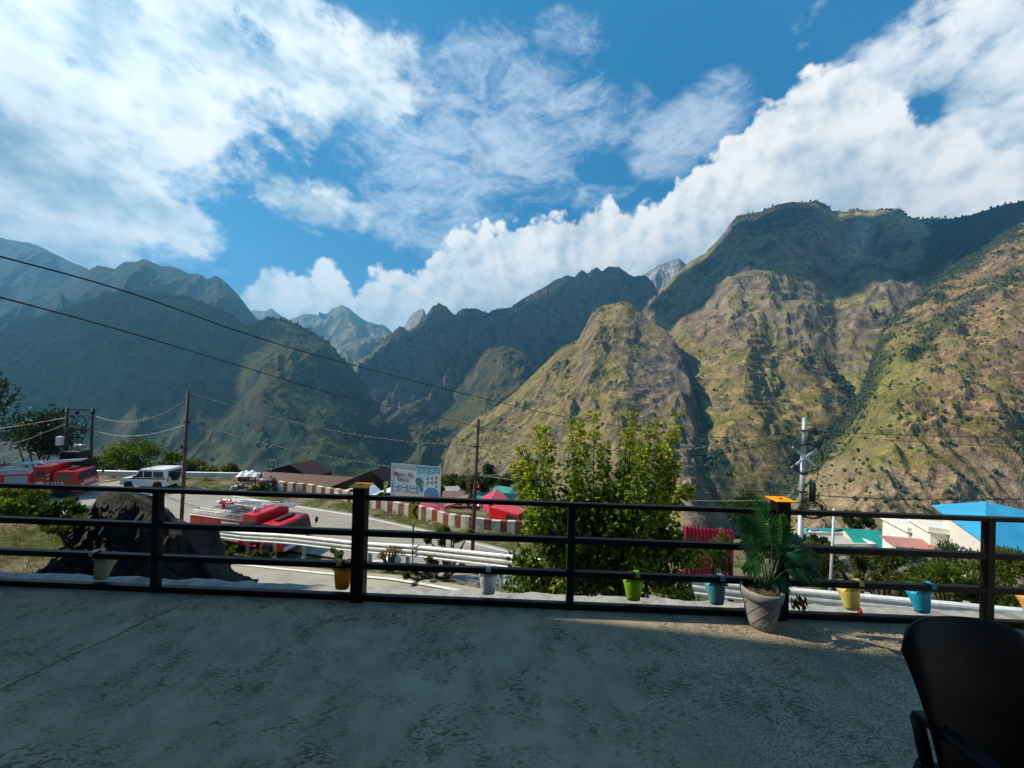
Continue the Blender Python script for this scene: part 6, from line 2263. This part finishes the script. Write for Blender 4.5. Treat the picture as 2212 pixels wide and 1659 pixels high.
MB().tube([(wF + .75, -.1, .1), (wF + .15, .02, 1.5)], .025, 6).build('prop', woodm, t)
# scattered houses on the slope beyond
cols = [((.62, .60, .56), (.5, .1, .12)), ((.66, .65, .62), (.05, .3, .28)), ((.6, .55, .5), (.35, .36, .38)), ((.68, .66, .64), (.5, .5, .5))]
spots = [(962, 1062, 72, 'grey roofed', 2), (1003, 1052, 110, 'white roofed', 3), (1022, 1058, 90, 'red roofed', 0), (1086, 1060, 84, 'green roofed', 1), (940, 1050, 130, 'pale grey roofed', 2)]
where = ['right of the billboard', 'above the market stall', 'left of the rusty pole top', 'between the pink hut and the tree', 'at the billboard edge on the far slope']
for (x, y, d, nm, k), wh in zip(spots, where):
    house('house', 'tiny far %s house %s' % (nm, wh), x, y, d, 4.2, 3.4, 2.4, rnd.uniform(-.5, .5), cols[k][0], cols[k][1], 'gable', 1.0, wins=1)
# terrace walls on the slope to the right
stone = M('dry_stone', (.26, .24, .20), rough=.95, var=.4, scale=3, bump=.8, bscale=8)
for x0, x1, y0, d, lab in ((1800, 1960, 1190, 30, 'upper dry stone field wall below the teal roofed house'), (1780, 1935, 1205, 26, 'lower dry stone field wall above the bushes')):
    pa, pb_ = P(x0, y0, d), P(x1, y0 + 5, d - 1)
    b = MB()
    n = 30
    for i in range(n):
        q0, q1 = pa.lerp(pb_, i / n), pa.lerp(pb_, (i + 1) / n)
        c = (q0 + q1) / 2
        b.box((c.x, c.y, c.z - .35 + rnd.uniform(-.04, .04)), ((q1 - q0).length * 1.02, .4, .8), math.atan2(pb_.y - pa.y, pb_.x - pa.x))
    tag(b.build('field_wall', stone), lab, 'wall')
# ------------------------------------------------------------------ rock beside the terrace
rk = [(95, 1262), (125, 1222), (145, 1184), (168, 1141), (187, 1112), (212, 1069), (224, 1062), (252, 1058), (282, 1062), (311, 1079), (342, 1093), (370, 1121), (401, 1128), (409, 1166), (432, 1200), (453, 1226), (478, 1248), (505, 1266), (540, 1300)]
ru = np.array([ray(*p).x for p in rk]); rw_ = np.array([ray(*p).z for p in rk])
nu, nv = 150, 90
u = np.linspace(ru[0], ru[-1], nu)
ww = np.interp(u, ru, rw_)
Yr = 8.0 + .35 * np.sin(u * 9)
tt = np.linspace(-1, 1, nv)[:, None]
Y = Yr[None] + np.where(tt < 0, -tt * 1.9, -tt * 1.15)
X = u[None] * Yr[None] + 0 * tt
zc = (ww * Yr + CAM.z)[None]
low = np.minimum(-2.7, zc - .3)
Z = np.where(tt < 0, zc - (zc - low + 1.5) * np.abs(tt) ** 1.4, zc - (zc - low) * np.abs(tt) ** .9)
pl = np.floor(fbm(X * .9 + Y * .5, Z * .8, 3, 3) * 3) / 3 * .28 + np.floor((fbm(X * 2.2, Z * 1.7 + Y, 3, 4)) * 3) / 3 * .10
e_ = sstep(0, .25, np.abs(tt))
Y = Y - (pl + fbm(X * 3, Z * 3, 5, 5) * .16) * e_
X = X + (fbm(Z * 1.3, Y * 1.2, 4, 6) * .16) * e_
Z = Z + (ridged(X * 1.6, Y * 1.6 + Z, 4, 7) - .7) * .12 * e_ + (fbm(X * 9, Y * 9, 3, 9) * .025)
rockm, rnt, rbs = newmat('dark_schist')
q1 = noise_node(rnt, 1.2, 8, .7, stretch=(1, 1, 2.2, .5), dist=.6)
q2 = noise_node(rnt, 9, 8, .72)
rc_ = ramp(rnt, q1.outputs[0], [(.3, (.004, .0045, .005)), (.54, (.009, .009, .010)), (.70, (.025, .026, .025)), (.82, (.11, .11, .105))])
rc2 = mixc(rnt, .75, rc_.outputs[0], ramp(rnt, q2.outputs[0], [(.3, .5), (.7, 1.4)]).outputs[0], 'MULTIPLY')
rnt.links.new(rc2, rbs.inputs['Base Color'])
rbs.inputs['Roughness'].default_value = .8
bp_ = nd(rnt, 'ShaderNodeBump'); bp_.inputs['Strength'].default_value = .9; bp_.inputs['Distance'].default_value = .06
rnt.links.new(q2.outputs[0], bp_.inputs['Height']); rnt.links.new(bp_.outputs[0], rbs.inputs['Normal'])
tag(gridmesh('rock', X, Y, Z, rockm), 'big dark jagged boulder rising beside the road left of the terrace', 'rock')
b = MB()


def stone_(b, c, r):
    bm_ = bmesh.new()
    bmesh.ops.create_icosphere(bm_, subdivisions=2, radius=1)
    sx_, sy_, sz_ = rnd.uniform(.8, 1.3), rnd.uniform(.7, 1.1), rnd.uniform(.45, .75)
    sd_ = rnd.uniform(0, 50)
    vs = []
    for v in bm_.verts:
        n = 1 + .28 * float(perlin(np.array([v.co.x * 1.3 + sd_]), np.array([v.co.y * 1.3 + v.co.z * 1.7]), 3)[0])
        vs.append(Vector((v.co.x * sx_, v.co.y * sy_, v.co.z * sz_)) * r * n + Vector(c))
    b.add(vs, [tuple(v.index for v in f.verts) for f in bm_.faces])
    bm_.free()


pale_stone = M('whitewashed_stone', (.62, .62, .60), rough=.85, var=.2, scale=3)
for x, y, r, lab in ((845, 1217, .42, 'pale whitewashed boulder under the guard rail left of the chevron post'), (815, 1222, .25, 'small pale stone left of the whitewashed boulder under the guard rail'), (925, 1240, .30, 'flat pale stone at the road edge right of the chevron post')):
    p = P(x, y, 16.2)
    b = MB(); stone_(b, (0, 0, 0), r)
    o = b.build('stone', pale_stone); o.location = p + Vector((0, .25, 0))
    tag(o, lab, 'stone')
p = G(566, 1047, ZL)
for x, y, r, lab in ((517, 1046, .42, 'pale round boulder on the verge left of the hand cart'), (503, 1052, .28, 'smaller pale stone on the verge beside the round boulder')):
    p = G(x, y + 6, ZL)
    b = MB(); stone_(b, (0, 0, 0), r)
    o = b.build('stone', pale_stone); o.location = p + Vector((0, 0, .12))
    tag(o, lab, 'stone')

# ------------------------------------------------------------------ leaves, bushes, trees
leafm = leafmat('leaf', .5, .42)
barkm = M('bark', (.075, .055, .04), rough=.9, var=.4, scale=9, bump=.5, bscale=30)


def rv(a=1.0):
    return Vector((rnd.gauss(0, a), rnd.gauss(0, a), rnd.gauss(0, a)))


def pick(tints):
    c = rnd.choice(tints)
    k = rnd.uniform(.65, 1.35)
    return tuple(v * k for v in c)


def leaves_in(b, cens, n, L, w, tints, shell=.5, up=.35, fold=.22):
    """leaf-sized faces scattered through lumpy ellipsoids (centre, radii)"""
    wts = [r[0] * r[1] * r[2] for _, r in cens]
    for _ in range(n):
        c, r = rnd.choices(cens, wts)[0]
        d = rv().normalized()
        f = rnd.random() ** shell
        f *= 1 + .22 * math.sin(d.x * 5 + c[0]) * math.sin(d.y * 4 + d.z * 5)
        p = Vector(c) + Vector((d.x * r[0], d.y * r[1], d.z * r[2])) * f
        dd_ = (d * .7 + rv(.6) + Vector((0, 0, up))).normalized()
        k = rnd.uniform(.6, 1.3)
        leaf_quad(b, p, dd_, rv(), L * k, w * k, pick(tints), fold)


def branches(b, base, cens, r0, n=6):
    for c, r in cens[:n]:
        e = Vector(c)
        m_ = base.lerp(e, .5) + rv(.08 * (e - base).length)
        b.tube([bez(base, m_, e, i / 8) for i in range(9)], r0, 6, r0 * .18)


GRN = [(.045, .085, .014), (.07, .12, .018), (.035, .065, .014), (.10, .14, .022)]
YGR = [(.14, .17, .02), (.10, .15, .02), (.18, .18, .025), (.06, .10, .015)]
DKG = [(.014, .030, .014), (.020, .042, .016), (.010, .022, .012)]
OLV = [(.07, .085, .022), (.10, .105, .03), (.05, .065, .02), (.14, .12, .04)]


def tree(name, label, loc, cens, n, L, w, tints, trunk=.1, cat='tree', group=None, shell=.5, up=.3):
    if name == 'fruit_tree':
        L, w = L * 1.15, w * .55
    t = thing(name, label, cat, loc, 0, group)
    b = MB()
    branches(b, Vector((0, 0, -.3)), cens, trunk, 7)
    b.build('trunk' if cat == 'tree' else 'stem', barkm, t)
    b = MB()
    leaves_in(b, cens, n, L, w, tints, shell, up)
    b.build('crown' if cat == 'tree' else 'foliage', leafm, t, fix=False)
    return t


def lumps(w, d, z0, z1, n, r):
    out = []
    for _ in range(n):
        f = rnd.random()
        k = math.sin(PI * (.15 + .75 * f))
        out.append(((rnd.uniform(-.5, .5) * w * k, rnd.uniform(-.5, .5) * d * k, z0 + (z1 - z0) * f), (r * rnd.uniform(.7, 1.25), r * rnd.uniform(.7, 1.25), r * rnd.uniform(.6, 1.05))))
    return out


# the leafy tree in front of the railing: many upright shoots
TY = 7.2
tb = P(1275, 1480, TY)
t = thing('leafy_tree', 'leafy green tree with upright shoots and reddish tips rising outside the railing', 'tree', (tb.x, TY, float(rampz(tb.x)) - .1))
o_ = Vector(t.location)


def q4(cx, cy, dy=0.0):
    return P((1450 + cx / 2.676) * .7373, (1180 + cy / 2.676) * .7373, TY + dy) - o_


tips = [(330, 165, .1), (392, 180, -.15), (205, 330, .0), (600, 120, .1), (665, 150, -.2), (775, 45, .05), (860, 300, -.1), (1085, 75, .0), (1045, 180, -.25), (1195, 165, .15), (1280, 125, -.1), (1425, 60, .05),
        (1390, 230, .2), (1330, 330, -.3), (260, 470, -.35), (1150, 330, -.4), (160, 460, .2), (1430, 470, .1), (1540, 640, .3), (640, 520, .45)]
TTOP_LIT = [(.36, .40, .035), (.42, .40, .045), (.30, .36, .03), (.42, .27, .10), (.30, .30, .04)]  # sunlit brightness of the tips put into the tint, some leaves reddish
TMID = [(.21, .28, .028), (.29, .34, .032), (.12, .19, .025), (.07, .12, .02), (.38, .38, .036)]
TLOW_SHADE = [(.035, .06, .014), (.05, .08, .016), (.025, .045, .012), (.09, .12, .018)]  # lower leaves darkened: the crown's inner shade put into the tint
b, bl = MB(), MB()
root_ = Vector((0, 0, 0))
for x, y, dy in tips:
    e = q4(x, y, dy)
    mid = q4(760 + (x - 760) * .75, 900, dy * 1.3)
    lo_ = root_.lerp(Vector((mid.x * .5, mid.y * .5, mid.z)), .55)
    path = [root_, lo_, mid, e]
    cur = smooth_path(path, 26)
    b.tube(cur, [max(.005, .035 * (1 - k / 26) ** .8) for k in range(27)], 6)
    for k in range(440):
        f = rnd.random() ** .8
        fi = .42 + .58 * f
        i = fi * 26
        p = cur[int(min(25, i))].lerp(cur[int(min(25, i)) + 1], i - int(min(25, i)))
        rad = .012 + .19 * (1 - f) ** 1.0 + .035
        d = Vector((rnd.gauss(0, 1), rnd.gauss(0, 1), rnd.gauss(0, .5)))
        c = p + d * rad * .55
        dd_ = Vector((d.x, d.y, rnd.uniform(-.9, .5))).normalized()
        k_ = rnd.uniform(.7, 1.25) * (.75 + .35 * (1 - f))
        tint = pick(TTOP_LIT) if (f > .84 and rnd.random() < .75) else pick(TMID)
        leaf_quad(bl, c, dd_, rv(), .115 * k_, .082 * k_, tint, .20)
cens = []
for k in range(64):
    x = rnd.uniform(150, 1480)
    y = rnd.uniform(720, 1600)
    ed = abs(x - 790) / 700
    if y < 720 + 300 * ed ** 3:
        continue
    cens.append((tuple(q4(x, y, rnd.uniform(-.75, .75) * (1 - .5 * ed))), (.26, .26, .26)))
leaves_in(bl, cens, 9500, .115, .082, TLOW_SHADE + TMID[:3], .7, .0, .20)
b.build('trunk', barkm, t)
bl.build('crown', leafm, t, fix=False)

# trees and bushes by position
def gz(x, y):
    return float(zg(x, y))


def tree_at(name, label, x, y, d, wpx, hpx, tints, n=1600, L=.22, nl=12, cat='tree', shell=.5, trunk=.12, group=None, up=.3, rr=.30):
    """x, y = photo point of the middle of the crown's foot, crown wpx x hpx photo pixels at depth d"""
    p = P(x, y, d)
    g = gz(p.x, p.y)
    w, h = wpx * d / FPX, hpx * d / FPX
    z0 = p.z - g
    return tree(name, label, (p.x, p.y, g), lumps(w, w * .8, max(.1, z0) + h * .05, max(.1, z0) + h * .9, nl, min(w, h) * rr), n, L, L * .6, tints, trunk, cat, group, shell, up)


tree_at('dark_tree', 'tall very dark tree cut off by the left edge', -196, 1000, 31, 200, 250, DKG, 14000, .40, 34)
tree_at('dark_tree', 'broad dark tree behind the transformer and the left fire truck', 88, 985, 42, 130, 95, DKG, 4200, .32, 18)
tree_at('green_tree', 'round sunlit green tree behind the white jeep', 287, 1032, 39, 84, 74, GRN + YGR[:1], 4200, .24, 16)
tree_at('green_tree', 'lower bushy tree right of the round tree behind the jeep', 375, 1030, 40, 90, 48, GRN, 3000, .24, 14)
tree_at('green_tree', 'small pale bushy tree behind the far guard rail end', 440, 1026, 41, 60, 26, OLV, 1500, .22, 10)
tree_at('green_tree', 'low shrubby tree between the guard rail and the cart', 492, 1030, 40, 50, 26, OLV + GRN, 1300, .22, 9)
tree_at('green_tree', 'hazy low tree between transformer and round tree', 222, 1032, 42, 55, 40, DKG + GRN[:2], 1500, .25, 10)
tree_at('conifer', 'dark bushy conifer behind the rusty pole by the billboard', 1050, 1062, 40, 46, 56, DKG, 3000, .20, 14, rr=.26)
tree_at('dry_tree', 'half bare greyish tree left of the dark conifer', 1012, 1058, 39, 24, 44, [(.20, .16, .12), (.15, .13, .09), (.08, .10, .04)], 700, .16, 8)
tree_at('round_tree', 'round dark green tree above the teal roofed house', 1851, 1142, 55, 44, 34, DKG + GRN[:1], 2600, .30, 10)
tree_at('bush', 'dense bush behind the crimson fence end', 1622, 1150, 22, 90, 85, GRN + DKG, 3600, .14, 14, 'bush')
tree_at('bush', 'leafy green bush in front of the crimson fence', 1530, 1222, 15.5, 120, 50, GRN + YGR[:2], 2800, .11, 14, 'bush')
tree_at('bush', 'tall thin bush with pink tips before the crimson fence', 1562, 1215, 15.2, 26, 75, [(.17, .17, .03), (.28, .14, .08), (.10, .13, .02)], 420, .10, 9, 'bush')
tree_at('bush', 'grey green bush below the field walls', 1850, 1232, 19, 130, 44, OLV, 3200, .13, 14, 'bush')
tree_at('bush', 'rounded bright green bush left of the fruit trees', 1915, 1238, 17.5, 70, 46, GRN + OLV, 2400, .12, 10, 'bush')
tree_at('bush', 'dull olive bush between the palm and the pipe pole', 1770, 1240, 20, 90, 62, OLV + GRN, 2600, .13, 12, 'bush')
tree_at('fruit_tree', 'dark bushy fruit tree under the white building', 2055, 1245, 17, 170, 62, DKG + GRN, 5200, .13, 18, 'bush')
tree_at('fruit_tree', 'bright long leaved bush behind the sky blue planter', 2050, 1300, 12.2, 170, 70, YGR + GRN[:2], 3600, .17, 14, 'bush')
tree_at('fruit_tree', 'bright green bush at the right edge below the blue roof', 2195, 1285, 12, 120, 90, YGR + GRN[:2], 3600, .15, 14, 'bush')
tree_at('bush', 'low weedy bush by the guard rail right of the palm', 1905, 1262, 13.5, 120, 26, OLV, 1600, .10, 10, 'bush')
tree_at('bush', 'sunlit leafy bush at the left edge before the fire truck', 40, 1118, 12, 130, 62, YGR + GRN, 5200, .10, 16, 'bush')
tree_at('bush', 'shaded bush between the sunlit bush and the rock', 120, 1135, 10.5, 130, 40, GRN + DKG, 2800, .09, 12, 'bush')
tree_at('bush', 'small leafy bush against the left side of the rock', 165, 1150, 9.4, 70, 32, GRN + OLV, 1300, .08, 9, 'bush')
tree_at('bush', 'green bush behind the guard rail right of chevron sign', 970, 1166, 19.5, 100, 22, GRN + OLV, 2600, .13, 12, 'bush')
tree_at('bush', 'low dark bush under the guard rail right of chevron sign', 940, 1234, 14.6, 130, 20, GRN + OLV + DKG, 2200, .10, 12, 'bush')
tree_at('bush', 'small weed bush under the guard rail left of chevron sign', 745, 1206, 17.4, 80, 12, OLV + GRN, 1300, .10, 10, 'bush')
tree_at('bush', 'leafy weeds under the guard rail before the fire truck', 475, 1198, 20.2, 80, 16, GRN + OLV, 1500, .12, 10, 'bush')
tree_at('bush', 'leafy weeds beneath the middle of the guard rail before the fire truck', 560, 1204, 19.4, 60, 10, OLV + GRN, 700, .11, 8, 'bush')
tree_at('bush', 'pale dry weed on the verge left of whitewashed boulder', 845, 1205, 15.8, 40, 20, [(.25, .20, .10), (.15, .14, .05)], 300, .10, 6, 'bush')
# trees over the slope towards the village, each with its own crown
k = 0
for x, y, d, w, h in ((915, 1060, 66, 40, 26), (962, 1052, 88, 60, 22), (985, 1046, 120, 60, 16), (1008, 1056, 74, 36, 18), (1090, 1050, 96, 40, 20), (940, 1072, 52, 34, 24), (1660, 1175, 34, 60, 40), (1700, 1192, 27, 70, 44), (1760, 1178, 38, 40, 22)):
    lab = ['dark tree touching the billboard right edge', 'broad olive tree on the slope right of the billboard', 'farthest pale tree clump above the stall', 'small tree behind the market stall roof', 'tree between the pyramid roof and the leafy tree',
           'low tree beside the billboard foot', 'leafy tree left of the potted palm top', 'leafy bush behind the potted palm', 'small tree left of the dull red roof'][k]
    tree_at('slope_tree', lab, x, y, d, w, h, [GRN, OLV, DKG + GRN][k % 3], 1500, .006 * d + .08, 12)
    k += 1

# ------------------------------------------------------------------ grass along the verges
b = MB()
GT = [(.09, .11, .022), (.13, .135, .035), (.06, .085, .018), (.20, .17, .07)]


def tuft(b, p, h, n=6):
    for _ in range(n):
        d = Vector((rnd.gauss(0, .45), rnd.gauss(0, .45), 1)).normalized()
        s_ = Vector((rnd.gauss(0, 1), rnd.gauss(0, 1), 0)).normalized() * h * .07
        q = p + Vector((rnd.gauss(0, h * .3), rnd.gauss(0, h * .3), -.02))
        L = h * rnd.uniform(.5, 1.2)
        b.add([q - s_, q + s_, q + d * L], [(0, 1, 2)], pick(GT))


for _ in range(2600):                          # strip under the near guard rail
    x = rnd.uniform(-22, 14)
    y = float(raily(x)) + rnd.uniform(-1.0, 1.5) + .1
    if float(fbm(np.array([x * .5]), np.array([y * .5]), 3, 55)[0]) < -.18:
        continue
    tuft(b, Vector((x, y, gz(x, y) - .08)), rnd.uniform(.08, .24))
oy = [(p.x, p.y) for p in _outer[::-1]]
for _ in range(2600):                          # verge before the painted wall and by the bend
    x = rnd.uniform(-32, 2)
    y0 = float(np.interp(x, [a for a, _ in oy], [c for _, c in oy])) if x > -20 else 33.5
    y = y0 + rnd.uniform(.5, 4.6)
    if float(fbm(np.array([x * .35]), np.array([y * .6]), 3, 57)[0]) < .02:
        continue
    tuft(b, Vector((x, y, gz(x, y) + .02)), rnd.uniform(.10, .30))
for _ in range(2600):                          # bank left of the rock
    x, y = rnd.uniform(-15, -7.5), rnd.uniform(5, 11)
    tuft(b, Vector((x, y, gz(x, y) - .06)), rnd.uniform(.05, .14), 5)
g = b.build('grass', leafmat('grass_blade', .35, .6), fix=False)
tag(g, 'short dry grass along the road verges and bank', 'grass', kind='stuff')
